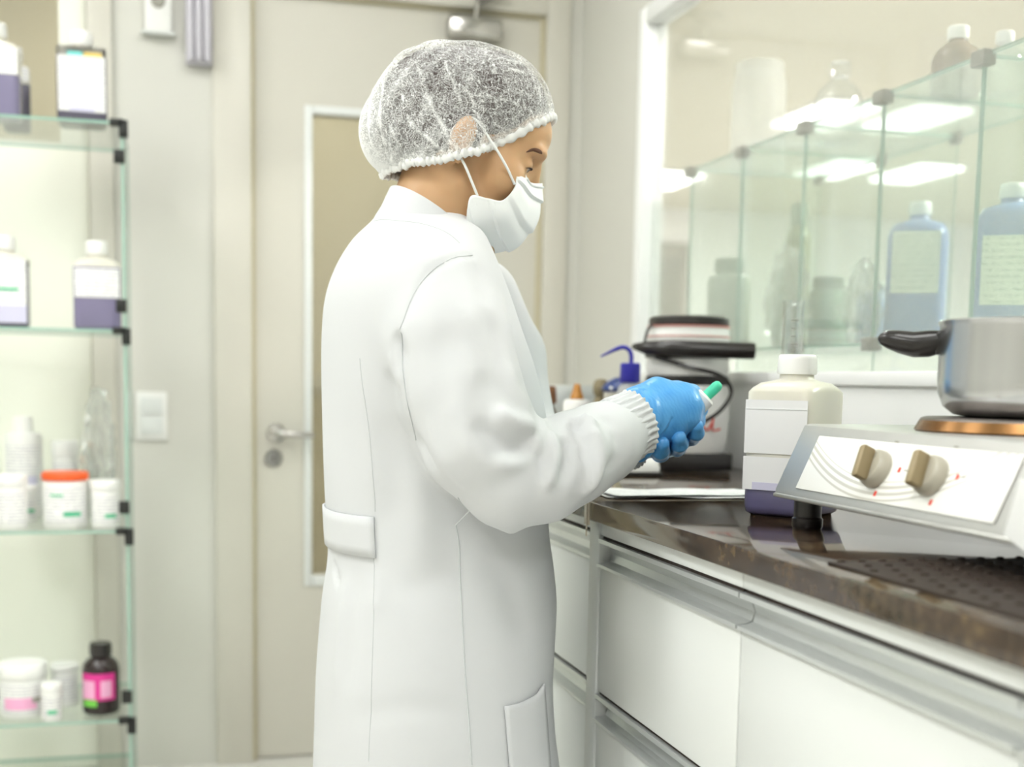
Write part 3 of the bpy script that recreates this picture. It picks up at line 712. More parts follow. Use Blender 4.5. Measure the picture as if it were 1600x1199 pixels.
for k, y in enumerate(GY):
    if k: gpane('divider_pane', (GX0+t_+.001, y-.0025, zb), (GX1, y+.0025, GZ1-t_-.001))
    else: gpane('divider_pane', (GX0+t_+.001, y-.004, zb), (GX1, y-.0, GZ1-t_-.001))
    L = Vector(gcb.location)
    for zc in (GZ1-.008, GZ0+.032):
        MB().box(Vector((GX0-.012, y-.017, zc-.012))-L, Vector((GX0+.012, y+.017, zc+.012))-L, .003).build('corner_clip', M_clip, gcb, True)
    MB().box(Vector((GX1-.012, y-.014, GZ1-.018))-L, Vector((GX1+.004, y+.014, GZ1+.002))-L, .003).build('corner_clip', M_clip, gcb, True)
def in_cab(px_, x, r=.06):
    y = onx(px_, 480, x).y
    for a, b in zip(GY[1:], GY[:-1]):                # stay inside one bay
        if a < y <= b or (b == GY[0] and y > b): return min(max(y, a+r+.006), b-r-.006)
    return y
zfl = GZ0+.03+t_+.0005
def hz_at(px_, py, x): return onx(px_, py, x).z
# blue jugs inside
for i, (cx, tp, lab, card) in enumerate([(1430, 318, 'pale blue square jug with cream label, inside the glass cabinet left of the pan', (1398, 1476, 368, 462)),
                                         (1572, 290, 'larger pale blue jug with cream label at the right frame edge inside the glass cabinet', (1536, 1612, 375, 480))]):
    x = 1.38; y = in_cab(cx, x, .085); H = hz_at(cx, tp, x)-zfl
    j = jug('blue_jug', (x, y, zfl), .95, lab, 'jug', .062, .055, H, .012, .02, .02, M_bluejug, group='blue jugs in the glass cabinet', e=5, shoulder=.84)
    z1 = hz_at(cx, card[2], x)-zfl; z0 = hz_at(cx, card[3], x)-zfl
    flat_label(j, 'label', .062, 'x', -.043, .043, z0, z1, M_card)
x = 1.46; y = in_cab(1375, x, .055)
jug('blue_can', (x, y+.0, zfl), .1, 'short pale blue can half hidden left of the square jug in the glass cabinet', 'can', .05, .03, hz_at(1385, 440, x)-zfl, .006, .014, .01, M_bluejug, e=3, shoulder=.7)
def cabjar(name, px_, top, x, r, label, cat, mat, capm=M_grey, zbase=None, cp=True):
    y = in_cab(px_, x, r); H = hz_at(px_, top, x)-(zbase or zfl)
    t = empty(name, (x, y, zbase or zfl)); tag(t, label, cat)
    MB().lathe([(r*.94, 0), (r, .006), (r, H*.74), (r*.92, H*.80), (r*.62, H*.84), (r*.62, H*.86)], 32).build('body', mat, t, True)
    if cp: MB().lathe([(r*.70, H*.855), (r*.72, H*.87), (r*.70, H*.985), (r*.6, H)], 28).build('lid', capm, t, True)
    return t
M_gg = pmat('grey_green_glass', srgb(160, 176, 160), .25, var=.08, vscale=20)
M_gg2 = pmat('pale_green_glass', srgb(188, 198, 184), .25, var=.08, vscale=20)
cabjar('storage_jar', 1305, 432, 1.45, .05, 'squat grey green jar in the middle bay of the glass cabinet', 'jar', M_gg, pmat('dark_green_lid', srgb(120, 136, 122), .4))
cabjar('storage_jar', 1253, 318, 1.36, .028, 'slim tall olive bottle behind a divider of the glass cabinet', 'bottle', pmat('olive_glass', srgb(168, 172, 140), .3, var=.1), M_gg)
cabjar('storage_jar', 1138, 405, 1.268, .05, 'wide grey jar in the far left bay of the glass cabinet', 'jar', M_gg2, M_gg)
cabjar('storage_jar', 1232, 420, 1.45, .04, 'pale grey jar in the second bay of the glass cabinet', 'jar', M_gg2, M_gg2)
# crumpled clear bags in the cabinet
def bag(name, loc, sx, sy, sz, label, seed, mat):
    bm = bmesh.new(); bmesh.ops.create_icosphere(bm, subdivisions=4, radius=1)
    rs = np.random.default_rng(seed); D = [Vector(rs.normal(size=3)).normalized() for _ in range(34)]
    for v in bm.verts:
        n = v.co.normalized(); f = 1.0
        for i, d in enumerate(D): f += .05*math.sin(7*n.dot(d)*(1+i*.12)+i)
        f = max(f, .5)
        v.co = Vector((n.x*sx*f, n.y*sy*f, max(max(n.z, -.8)*sz*(.8+.2*f)+sz*.8, 0.0)))
    me = bpy.data.meshes.new(name); bm.to_mesh(me); bm.free(); me.materials.append(mat)
    o = bpy.data.objects.new(name, me); COL.objects.link(o); o.location = loc; return tag(o, label, 'bag')
M_bag = glassmat('clear_film', (.97, .98, .975, 1), 3.0, .10, .16)
bag('plastic_bag', (1.275, in_cab(1330, 1.25, .085), zfl), .028, .04, .09, 'crumpled clear plastic bag in the middle of the glass cabinet', 3, M_bag)
bag('plastic_bag', (1.275, in_cab(1212, 1.27, .085), zfl), .036, .045, .12, 'tall crumpled clear bag in the left half of the glass cabinet', 4, M_bag)
# vessels on the cabinet top
ztop = GZ1+.0006
def topb(name, px_, top, x, r, label, body, capm, wide=False):
    y = onx(px_, 150, x).y; H = hz_at(px_, top, x)-ztop
    t = empty(name, (x, y, ztop)); tag(t, label, 'bottle' if not wide else 'jar')
    if wide:
        MB().lathe([(r*.9, 0), (r, .008), (r, H*.78), (r*.9, H*.9), (r*.84, H*.93)], 36).build('body', body, t, True)
        MB().lathe([(r*.88, H*.92), (r*.9, H*.94), (r*.86, H)], 36).build('lid', capm, t, True)
    else:
        MB().lathe([(r*.94, 0), (r, .006), (r, H*.52), (r*.8, H*.66), (r*.36, H*.78), (r*.34, H*.82)], 36).build('body', body, t, True)
        MB().lathe([(r*.40, H*.81), (r*.44, H*.83), (r*.44, H*.98), (r*.38, H)], 28).build('cap', capm, t, True)
topb('white_jar', 1186, 100, 1.38, .065, 'faint tall white jar standing on the glass cabinet at left', M_frost, M_frost, True)
topb('clear_bottle', 1311, 98, 1.36, .05, 'clear glass bottle with clear stopper on top of the glass cabinet', M_clear, M_clear)
topb('amber_bottle', 1492, 44, 1.33, .042, 'smoky brown bottle with pale cap on top of the glass cabinet', pmat('smoky_brown', srgb(134, 120, 100), .25, var=.1), M_whitep)
topb('clear_bottle', 1565, 52, 1.40, .036, 'clear bottle with white cap at the right end of the glass cabinet top', M_clear, M_whitep)

# ------------------------------------------------------------------ glass shelf unit at the left
SX1, SY0, SY1 = -.099, 3.08, 3.46
SX0 = -.98
SZ = [1.632, 1.170, .709, .260]
gs = empty('glass_shelf', (SX0, SY0, 0)); tag(gs, 'tall glass shelf unit with black corner clips at the left', 'shelf')
def spane(name, lo, hi):
    L = Vector(gs.location); lo = Vector(lo)-L; hi = Vector(hi)-L
    d = [hi[i]-lo[i] for i in range(3)]; thin = d.index(min(d)); mb = MB().box(lo, hi)
    for i, f in enumerate(mb.f):
        n = (Vector(mb.v[f[1]])-Vector(mb.v[f[0]])).cross(Vector(mb.v[f[2]])-Vector(mb.v[f[1]]))
        mb.mi[i] = 0 if abs(n.normalized()[thin]) > .9 else 1
    return mb.build(name, [M_shelfg, M_edge], gs)
for z in SZ: spane('shelf_pane', (SX0+.006, SY0, z-.006), (SX1-.007, SY1, z))
spane('side_pane', (SX1-.006, SY0, 0), (SX1, SY1, SZ[0]+.004)); spane('side_pane', (SX0, SY0, 0), (SX0+.006, SY1, SZ[0]+.004))
spane('base_pane', (SX0+.006, SY0, .06), (SX1-.007, SY1, .068))
L = Vector(gs.location)
for i, z in enumerate(SZ):
    for sx, s in ((SX1, -1), (SX0, 1)):
        c = MB().box(Vector((sx-.010, SY0-.008, z-.034))-L, Vector((sx+.010, SY0+.012, z+.004))-L, .002)
        c.box(Vector((min(sx, sx+s*.03), SY0-.008, z-.010))-L, Vector((max(sx, sx+s*.03), SY0+.012, z+.006))-L, .002)
        c.build('corner_clip', M_blk, gs, True)
    zz = z+.055 if i else z-.075
    MB().box(Vector((SX1-.022, SY0-.006, zz-.016))-L, Vector((SX1+.002, SY0+.012, zz+.014))-L, .002).build('hinge_clip', M_blk, gs, True)
def shx(px_, py, y): return ony(px_, py, y).x
def shelf_jug(px0, px1, top, zi, y, label, liquid, lowf, lab0, lab1, extra=None, rz=.04, cap=M_whitep):
    z = SZ[zi]+.0004; x0, x1 = shx(px0, 400, y), shx(px1, 400, y); hw = (x1-x0)/2*.97
    H = ony((px0+px1)/2, top, y).z-z
    j = jug('reagent_bottle', ((x0+x1)/2, y+hw, z), rz, label, 'bottle', hw, hw*.9, H, .012, hw*.45, .026, M_whitep if liquid is None else M_trans, liquid, lowf, cap, 'litre bottles on the glass shelf', e=7, shoulder=.86)
    flat_label(j, 'label', hw*.9, 'y', -hw*.93, hw*.93, H*lab0, H*lab1, M_label)
    return j, hw, H
j, hw, H = shelf_jug(90, 171, 42, 0, 3.12, 'square bottle with white label, teal and yellow stripe on the top shelf', M_dkbottle, .80, .115, .70)
for a, b, m in ((-.55, .05, M_teal), (.1, .8, M_yel)): flat_label(j, 'stripe', hw*.9, 'y', hw*a, hw*b, H*.70, H*.745, m)
flat_label(j, 'lavender_block', hw*.9, 'y', -hw*.5, hw*.5, H*.115, H*.16, M_lav, off=.0018)
j, hw, H = shelf_jug(-42, 36, 28, 0, 3.12, 'white bottle with lavender label cut by the left frame edge on the top shelf', M_purple2, .45, .45, .72)
shelf_jug(8, 52, 70, 0, 3.27, 'narrow dark bottle standing behind the cut-off bottle on the top shelf', M_dkbottle, .55, .58, .75)
j, hw, H = shelf_jug(110, 188, 374, 1, 3.12, 'bottle of violet liquid with white label at the right end of the second shelf', M_purple2, .70, .36, .68)
j, hw, H = shelf_jug(-38, 42, 366, 1, 3.12, 'white labelled bottle with thin green line at the left of the second shelf', M_dkbottle, .74, .05, .74)
flat_label(j, 'green_line', hw*.9, 'y', -hw*.9, hw*.6, H*.40, H*.43, M_greenlab, off=.0018)
flat_label(j, 'lavender_block', hw*.9, 'y', -hw*.93, hw*.93, H*.05, H*.24, M_lav, off=.0014)
def jar(px0, px1, top, zi, y, label, lidm=M_whitep, lidf=.80, body=M_whitep, prints=(), lidr=1.03, cat='jar', print_=True):
    z = SZ[zi]+.0004; x0, x1 = shx(px0, 800, y), shx(px1, 800, y); r = (x1-x0)/2*.97
    H = ony((px0+px1)/2, top, y).z-z
    t = empty('pill_jar', ((x0+x1)/2, y+r, z)); tag(t, label, cat, 'jars on the glass shelf')
    MB().lathe([(r*.93, 0), (r*.98, .004), (r*.98, H*lidf*.94), (r*.9, H*lidf)], 36).build('body', body, t, True)
    MB().lathe([(r*lidr*.98, H*lidf), (r*lidr, H*(lidf+.02)), (r*lidr, H*.97), (r*lidr*.95, H)], 36).build('lid', lidm, t, True)
    def band(name, z0, z1, a0, a1, m, off):
        MB().rings([[((r*.98+off)*math.cos(a), (r*.98+off)*math.sin(a), zz) for a in np.linspace(a0, a1, 20)] for zz in (z0*H, z1*H)], False, False, closed=False).build(name, m, t)
    if print_: band('label', .12, lidf*.88, -2.6, -.5, M_label, .0006)
    for z0, z1, a0, a1, m in prints: band('print', z0, z1, a0, a1, m, .0012)
    return t
gp_ = [(.22, .30, -1.6, -.8, M_greenlab)]
jar(62, 138, 740, 2, 3.12, 'white jar with bright orange lid on the third shelf', M_orange, .86, prints=gp_+[(.58, .62, -2.2, -1.6, M_greenlab)])
jar(140, 189, 752, 2, 3.12, 'plain white lidded jar right of the orange-lidded jar', prints=gp_)
jar(-14, 42, 744, 2, 3.12, 'white lidded jar at the left frame edge on the third shelf', prints=())
jar(20, 58, 760, 2, 3.24, 'white jar with green print behind the left jar on the third shelf', prints=[(.3, .38, -1.4, -.7, M_greenlab)])
jar(4, 68, 652, 2, 3.34, 'tall white bottle with grey print at the back of the third shelf', lidf=.84, lidr=.5, prints=[(.25, .42, -2.2, -.8, M_lav)], cat='bottle')
jar(80, 124, 690, 2, 3.37, 'white tub with green top print behind the orange-lidded jar', prints=[(.45, .62, -2.1, -1.1, M_greenlab)], cat='tub')
jar(-16, 66, 1043, 3, 3.12, 'large white tub with pink and grey print on the bottom shelf', lidf=.74, prints=[(.18, .40, -2.3, -.9, M_pinkpale), (.30, .40, -1.1, -.7, M_grey)], cat='tub')
jar(70, 118, 1042, 3, 3.22, 'white jar in the middle of the bottom shelf', lidf=.84)
jar(55, 91, 1071, 3, 3.09, 'small white jar with green print at the front of the bottom shelf', prints=[(.2, .3, -1.9, -1.0, M_greenlab)])
# dark bottle with the pink label
z = SZ[3]+.0004; y = 3.12; x0, x1 = shx(126, 1060, y), shx(186, 1060, y); r = (x1-x0)/2; H = ony(155, 1010, y).z-z
db = empty('dark_bottle', ((x0+x1)/2, y+r, z)); tag(db, 'dark brown bottle with bright pink label on the bottom shelf', 'bottle')
MB().lathe([(r*.86, 0), (r*.97, .004), (r, .012), (r, H*.62), (r*.94, H*.70), (r*.72, H*.77), (r*.5, H*.80), (r*.5, H*.84)], 40).build('body', pmat('dark_brown_plastic', srgb(42, 30, 30), .25, coat=.3), db, True)
MB().lathe([(r*.58, H*.82), (r*.60, H*.84), (r*.60, H*.97), (r*.54, H)], 32).build('cap', M_blackp, db, True)
def band(name, z0, z1, a0, a1, m, off):
    MB().rings([[((r+off)*math.cos(a), (r+off)*math.sin(a), zz*H) for a in np.linspace(a0, a1, 20)] for zz in (z0, z1)], False, False, closed=False).build(name, m, db)
band('label', .22, .60, -2.7, -.72, M_pink, .0006); band('label_patch', .24, .50, -2.68, -1.85, M_pinkpale, .0011); band('label_patch', .26, .50, -1.55, -.95, M_pinkpale, .0011)
band('green_patch', .13, .23, -2.6, -1.75, M_lime, .0012)
# dark lid lying behind the tub
dk = MB().lathe([(.055, 0), (.057, .004), (.055, .012), (.04, .016), (0, .016)], 32)
o = dk.build('flat_box', M_blackp, None, True); o.location = (shx(2, 1040, 3.36), 3.38, SZ[3]+.0006+.0); tag(o, 'flat dark lid behind the large tub on the bottom shelf', 'lid')
# crumpled foil-like bag on the third shelf
bx = shx(154, 690, 3.28)
bag('plastic_bag', (bx, 3.30, SZ[2]+.0004), .034, .04, (ony(145, 612, 3.28).z-SZ[2])/1.75, 'shiny crumpled clear bag standing behind the jars on the third shelf', 9, M_bag)

# ------------------------------------------------------------------ implicit-surface modelling for the person
class Field:
    def __init__(s, lo, hi, h):
        s.lo = np.array(lo, np.float32); s.h = h
        n = np.ceil((np.array(hi)-np.array(lo))/h).astype(int)+1; s.n = n
        s.ax = [s.lo[i]+h*np.arange(n[i], dtype=np.float32) for i in range(3)]
        s.f = np.full(n, 0.08, np.float32)
    def sub(s, lo, hi):
        sl = []
        for i in range(3):
            a = int(max(0, math.floor((lo[i]-s.lo[i])/s.h))); b = int(min(s.n[i], math.ceil((hi[i]-s.lo[i])/s.h)+1)); sl.append(slice(a, max(a, b)))
        return tuple(sl), np.meshgrid(*[s.ax[i][sl[i]] for i in range(3)], indexing='ij', sparse=True)
    def blend(s, sl, d, k, mode='add'):
        a = s.f[sl]
        if a.size == 0: return
        if mode == 'cut':
            d = -d
            if k <= 0: s.f[sl] = np.maximum(a, d); return
            h = np.clip(.5-.5*(d-a)/k, 0, 1); s.f[sl] = d*(1-h)+a*h+k*h*(1-h); return
        if k <= 0: s.f[sl] = np.minimum(a, d); return
        h = np.clip(.5+.5*(a-d)/k, 0, 1); s.f[sl] = a*(1-h)+d*h-k*h*(1-h)
    def cone(s, p, q, r1, r2, k=.01, mode='add', m=.05):
        p = np.array(p, float); q = np.array(q, float); R = max(r1, r2)+m
        sl, (X, Y, Z) = s.sub(np.minimum(p, q)-R, np.maximum(p, q)+R)
        d = q-p; L2 = max(d.dot(d), 1e-9)
        t = np.clip(((X-p[0])*d[0]+(Y-p[1])*d[1]+(Z-p[2])*d[2])/L2, 0, 1)
        D = np.sqrt((X-p[0]-t*d[0])**2+(Y-p[1]-t*d[1])**2+(Z-p[2]-t*d[2])**2)-(r1+(r2-r1)*t)
        s.blend(sl, D, k, mode)
    def chain(s, pts, k=.01, mode='add'):
        for a, b in zip(pts[:-1], pts[1:]): s.cone(a[0], b[0], a[1], b[1], k, mode)
    def ell(s, c, rad, R=None, k=.01, mode='add', m=.05):
        c = np.array(c, float); rad = np.array(rad, float); R = np.eye(3) if R is None else np.array(R, float)   # rows: local axes
        e = np.full(3, rad.max()+m)
        sl, (X, Y, Z) = s.sub(c-e, c+e)
        x, y, z = X-c[0], Y-c[1], Z-c[2]
        l = [R[i][0]*x+R[i][1]*y+R[i][2]*z for i in range(3)]
        k0 = np.sqrt(sum((l[i]/rad[i])**2 for i in range(3))); k1 = np.sqrt(sum((l[i]/rad[i]**2)**2 for i in range(3)))
        s.blend(sl, np.where(k1 > 1e-6, k0*(k0-1)/np.maximum(k1, 1e-6), -rad.min()).astype(np.float32), k, mode)
    def mesh(s):
        f = s.f; n = f.shape; ins = f < 0
        acc = np.zeros((n[0]-1, n[1]-1, n[2]-1, 3), np.float32); cnt = np.zeros((n[0]-1, n[1]-1, n[2]-1), np.float32)
        quads = []
        for ax in range(3):
            a = [slice(None)]*3; b = [slice(None)]*3; a[ax] = slice(0, -1); b[ax] = slice(1, None)
            fa, fb = f[tuple(a)], f[tuple(b)]; ch = np.argwhere(ins[tuple(a)] != ins[tuple(b)])
            va = fa[tuple(ch.T)]; vb = fb[tuple(ch.T)]
            pos = ch.astype(np.float32); pos[:, ax] += va/(va-vb)
            o1, o2 = [(1, 2), (2, 0), (0, 1)][ax]
            ok = (ch[:, o1] > 0) & (ch[:, o2] > 0) & (ch[:, o1] < n[o1]-1) & (ch[:, o2] < n[o2]-1)
            ch, pos, va = ch[ok], pos[ok], va[ok]
            cs = []
            for d1, d2 in ((1, 1), (0, 1), (0, 0), (1, 0)):
                c = ch.copy(); c[:, o1] -= d1; c[:, o2] -= d2; cs.append(c)
                np.add.at(acc, tuple(c.T), pos); np.add.at(cnt, tuple(c.T), 1)
            quads.append((cs, va < 0))
        used = cnt > 0; idx = np.full(used.shape, -1, np.int64); idx[used] = np.arange(used.sum())
        V = acc[used]/cnt[used][:, None]*s.h+s.lo
        Q = []
        for cs, neg in quads:
            q = np.stack([idx[tuple(c.T)] for c in cs], 1); q[~neg] = q[~neg][:, ::-1]; Q.append(q)
        return V.astype(np.float64), np.concatenate(Q)
def relax(V, Q, it=2, lam=.5):
    E = np.concatenate([Q[:, [0, 1]], Q[:, [1, 2]], Q[:, [2, 3]], Q[:, [3, 0]]]); E = np.concatenate([E, E[:, ::-1]])
    c = np.maximum(np.bincount(E[:, 0], minlength=len(V)), 1)[:, None]
    for i in range(it):
        for l in (lam, -lam*1.03):
            a = np.stack([np.bincount(E[:, 0], V[E[:, 1], k], len(V)) for k in range(3)], 1)/c
            V = V+(a-V)*l
    return V
def normals(V, Q):
    n = np.cross(V[Q[:, 2]]-V[Q[:, 0]], V[Q[:, 3]]-V[Q[:, 1]])
    N = np.zeros_like(V)
    for k in range(4): np.add.at(N, Q[:, k], n)
    return N/np.maximum(np.linalg.norm(N, axis=1), 1e-12)[:, None]
def seg_dist(V, P):
    P = np.array([tuple(p) for p in P]); D = np.full(len(V), 9.0); T = np.zeros(len(V))
    for i in range(len(P)-1):
        d = P[i+1]-P[i]; t = np.clip(((V-P[i])@d)/max(d@d, 1e-12), 0, 1); dd = np.linalg.norm(V-P[i]-t[:, None]*d, axis=1)
        m = dd < D; D[m] = dd[m]; T[m] = (i+t[m])/(len(P)-1)
    return D, T
def mesh_obj(name, V, Q, mat, parent=None, pinv=None):
    me = bpy.data.meshes.new(name); me.from_pydata([tuple(v) for v in V], [], [tuple(int(i) for i in q) for q in Q])
    for m in (mat if isinstance(mat, (list, tuple)) else [mat]): me.materials.append(m)
    me.polygons.foreach_set('use_smooth', [True]*len(me.polygons))
    o = bpy.data.objects.new(name, me); COL.objects.link(o)
    if parent: o.parent = parent; o.matrix_parent_inverse = pinv or Matrix.Translation(parent.location).inverted()
    return o
def wchild(o, parent, root):
    o.parent = parent; o.matrix_parent_inverse = Matrix.Identity(4) if parent is not root else Matrix.Translation(root.location).inverted(); return o

# ------------------------------------------------------------------ person materials
M_coat = pmat('coat_cotton', srgb(208, 210, 212), 0.75, var=.008, vscale=6, spec=.25)
M_seam = pmat('seam_stitch', srgb(198, 202, 203), .8, var=.02)
def skinmat():
    m = pmat('skin', srgb(199, 160, 120), .46, var=.06, vscale=26, sss=.2, sssr=(1, .45, .28), spec=.4)
    return m
M_skin = skinmat()
M_hair = pmat('dark_brown_hair', srgb(54, 38, 36), .5, var=.5, vscale=50, stretch=(1, 1, 4), bump=.5, bscale=160, bdist=.003)
M_brow = pmat('eyebrow_hair', srgb(92, 62, 46), .7, var=.2, vscale=200)
M_lash = pmat('lash', srgb(48, 32, 26), .7)
M_eye = pmat('eye_white', srgb(214, 198, 188), .15, var=.02, coat=.5)
M_iris = pmat('brown_iris', srgb(84, 52, 34), .15, var=.2, vscale=300, coat=.6)
M_mask = pmat('mask_fabric', srgb(236, 239, 238), .8, var=.015, vscale=40, spec=.2)
M_glove = None
def glovemat():
    m, nt, p, out = newmat('blue_nitrile')
    c = coords(nt)
    n = nt.nodes.new('ShaderNodeTexNoise'); n.inputs['Scale'].default_value = 30; nt.links.new(c, n.inputs[0])
    r = nt.nodes.new('ShaderNodeValToRGB'); r.color_ramp.elements[0].color = srgb(52, 138, 212); r.color_ramp.elements[1].color = srgb(104, 176, 228)
    nt.links.new(n.outputs[0], r.inputs[0]); nt.links.new(r.outputs[0], p.inputs['Base Color'])
    p.inputs['Roughness'].default_value = .36
    wv = nt.nodes.new('ShaderNodeTexWave'); wv.inputs['Scale'].default_value = 60; wv.inputs['Distortion'].default_value = 9; wv.inputs['Detail'].default_value = 2; wv.inputs['Detail Scale'].default_value = 1.2
    mp = nt.nodes.new('ShaderNodeMapping'); mp.inputs['Rotation'].default_value = (0, .5, 0); nt.links.new(c, mp.inputs[0]); nt.links.new(mp.outputs[0], wv.inputs[0])
    b = nt.nodes.new('ShaderNodeBump'); b.inputs['Strength'].default_value = .14; b.inputs['Distance'].default_value = .0012
    nt.links.new(wv.outputs[1], b.inputs['Height']); nt.links.new(b.outputs[0], p.inputs['Normal'])
    return m
M_glove = glovemat()
def netmat():
    m, nt, p, out = newmat('hairnet_fibre')
    c = coords(nt)
    wn = nt.nodes.new('ShaderNodeTexNoise'); wn.inputs['Scale'].default_value = 90; wn.inputs['Detail'].default_value = 3; nt.links.new(c, wn.inputs[0])
    ad = nt.nodes.new('ShaderNodeVectorMath'); ad.operation = 'MULTIPLY_ADD'; ad.inputs[1].default_value = (.022, .022, .022)
    nt.links.new(wn.outputs[1], ad.inputs[0]); nt.links.new(c, ad.inputs[2])
    tot = None
    for sc, th in ((135, .06), (230, .08), (76, .03)):
        v = nt.nodes.new('ShaderNodeTexVoronoi'); v.feature = 'DISTANCE_TO_EDGE'; v.inputs['Scale'].default_value = sc
        nt.links.new(ad.outputs[0], v.inputs[0])
        r = nt.nodes.new('ShaderNodeMapRange'); r.inputs[1].default_value = 0; r.inputs[2].default_value = th; r.inputs[3].default_value = .42; r.inputs[4].default_value = 0
        nt.links.new(v.outputs[0], r.inputs[0])
        if tot is None: tot = r.outputs[0]
        else:
            a = nt.nodes.new('ShaderNodeMath'); a.operation = 'ADD'; nt.links.new(tot, a.inputs[0]); nt.links.new(r.outputs[0], a.inputs[1]); tot = a.outputs[0]
    n2 = nt.nodes.new('ShaderNodeTexNoise'); n2.inputs['Scale'].default_value = 28; n2.inputs['Detail'].default_value = 3; nt.links.new(c, n2.inputs[0])
    r2 = nt.nodes.new('ShaderNodeMapRange'); r2.inputs[1].default_value = .35; r2.inputs[2].default_value = .75; r2.inputs[3].default_value = .03; r2.inputs[4].default_value = .22
    nt.links.new(n2.outputs[0], r2.inputs[0])
    # gathered cloth doubles up: stored per vertex as a property of the cap's folds
    at = nt.nodes.new('ShaderNodeAttribute'); at.attribute_name = 'gather'
    s1 = nt.nodes.new('ShaderNodeMath'); s1.operation = 'ADD'; nt.links.new(tot, s1.inputs[0]); nt.links.new(r2.outputs[0], s1.inputs[1])
    s2 = nt.nodes.new('ShaderNodeMath'); s2.operation = 'ADD'; s2.use_clamp = True; nt.links.new(s1.outputs[0], s2.inputs[0]); nt.links.new(at.outputs['Fac'], s2.inputs[1])
    s3 = nt.nodes.new('ShaderNodeMath'); s3.operation = 'MINIMUM'; s3.inputs[1].default_value = .95; nt.links.new(s2.outputs[0], s3.inputs[0])
    p.inputs['Base Color'].default_value = srgb(242, 243, 241); p.inputs['Roughness'].default_value = .7; p.inputs['Specular IOR Level'].default_value = .2
    nt.links.new(s3.outputs[0], p.inputs['Alpha'])
    return m
M_net = netmat()
M_ruffle = pmat('hairnet_elastic', srgb(240, 241, 238), .75, var=.03, vscale=120, alpha=.9)

# ------------------------------------------------------------------ person
YP = 1.74                                      # body mid plane; she faces the counter (+X)
W_ = lambda x, y, Yv: np.array(ony(x, y, Yv))
base = ony(680, 900, YP)
person = empty('person', (base.x, YP, 0))
tag(person, 'person in white lab coat, hairnet, face mask and blue gloves working at the counter', 'person')
# head frame: ear centre, facing direction tipped down
OE = np.array([W_(738, 232, YP-.075)[0], YP, W_(738, 232, YP-.075)[2]])
yaw, pit = math.radians(-9), math.radians(-22)
Fv = np.array([math.cos(yaw)*math.cos(pit), math.sin(yaw)*math.cos(pit), math.sin(pit)])
Rv = np.array([math.sin(yaw), -math.cos(yaw), 0.0])
Uv = np.cross(Rv, Fv); Uv /= np.linalg.norm(Uv)
RH = np.array([Fv, Uv, Rv])
hl = lambda f, u, r=0.0: OE+Fv*f+Uv*u+Rv*r
def hpx(x, y, r):
    """head-local (f, u) of a picture point on the sagittal plane at offset r"""
    o = OE+Rv*r; d = np.array(ray(x, y)); t = (o-CPOS).dot(Rv)/d.dot(Rv); p = CPOS+d*t-o
    return p.dot(Fv), p.dot(Uv)

# ---- body: head, neck and chest in one surface
B = Field(OE-np.array([.17, .15, .36]), OE+np.array([.15, .15, .16]), .0026)
B.ell(hl(-.008, .064), (.088, .074, .066), RH, 0)                    # cranium
B.ell(hl(.060, .062), (.046, .046, .056), RH, .02)                   # forehead
B.ell(hl(.054, .008), (.046, .06, .056), RH, .02)                    # mid face
B.ell(hl(.054, -.046), (.040, .045, .044), RH, .02)                  # lower face
B.cone(hl(.008, -.045, .050), hl(.070, -.092, .016), .016, .016, .02)  # jaw lines
B.cone(hl(.008, -.045, -.050), hl(.070, -.092, -.016), .016, .016, .02)
B.ell(hl(.075, -.088), (.020, .018, .022), RH, .015)                 # chin
for s_ in (1, -1):
    B.ell(hl(.066, -.006, s_*.039), (.024, .022, .018), RH, .015)    # cheekbone
    B.ell(hl(.0945, .044, s_*.025), (.012, .008, .022), RH, .012)    # brow ridge
    B.ell(hl(.099, .022, s_*.035), (.013, .012, .016), RH, .010, 'cut')  # socket
    B.ell(hl(.0805, .021, s_*.033), (.0138, .0132, .0138), RH, .003)  # lid over the eyeball
    B.ell(hl(.0955, .0155, s_*.0345), (.008, .0036, .012), RH, .0015, 'cut')  # opening under the lowered lid
    # ear
    ec = hl(-.006, .014, s_*.073)
    B.ell(ec, (.016, .028, .008), np.array([Fv*.97+Rv*s_*-.22, Uv, Rv*s_*.97+Fv*.22]), .006)
    B.ell(hl(-.003, .015, s_*.084), (.009, .018, .007), RH, .004, 'cut')
    B.ell(hl(.006, -.004, s_*.079), (.005, .008, .005), RH, .004)
    B.ell(hl(-.001, -.013, s_*.071), (.007, .008, .005), RH, .004)
B.cone(hl(.100, .026), hl(.110, -.010), .008, .010, .012)            # nose
B.ell(hl(.106, -.014, .010), (.010, .008, .008), RH, .006); B.ell(hl(.106, -.014, -.010), (.010, .008, .008), RH, .006)
B.ell(hl(.092, -.055), (.012, .006, .022), RH, .006); B.ell(hl(.090, -.066), (.012, .006, .019), RH, .006)
n0, n1 = W_(700, 232, YP), W_(672, 345, YP)
B.cone(n0, n1, .052, .054, .018); B.cone(n1, n1+np.array([0.02, 0, -.08]), .054, .06, .02)
for s_ in (1, -1): B.cone(hl(-.022, -.02, s_*.058), W_(716, 372, YP)+np.array([0, -s_*.012, -.01]), .013, .010, .012)   # neck muscle
V, Q = B.mesh(); V = relax(V, Q, 3)
body = mesh_obj('body', V, Q, M_skin, person)
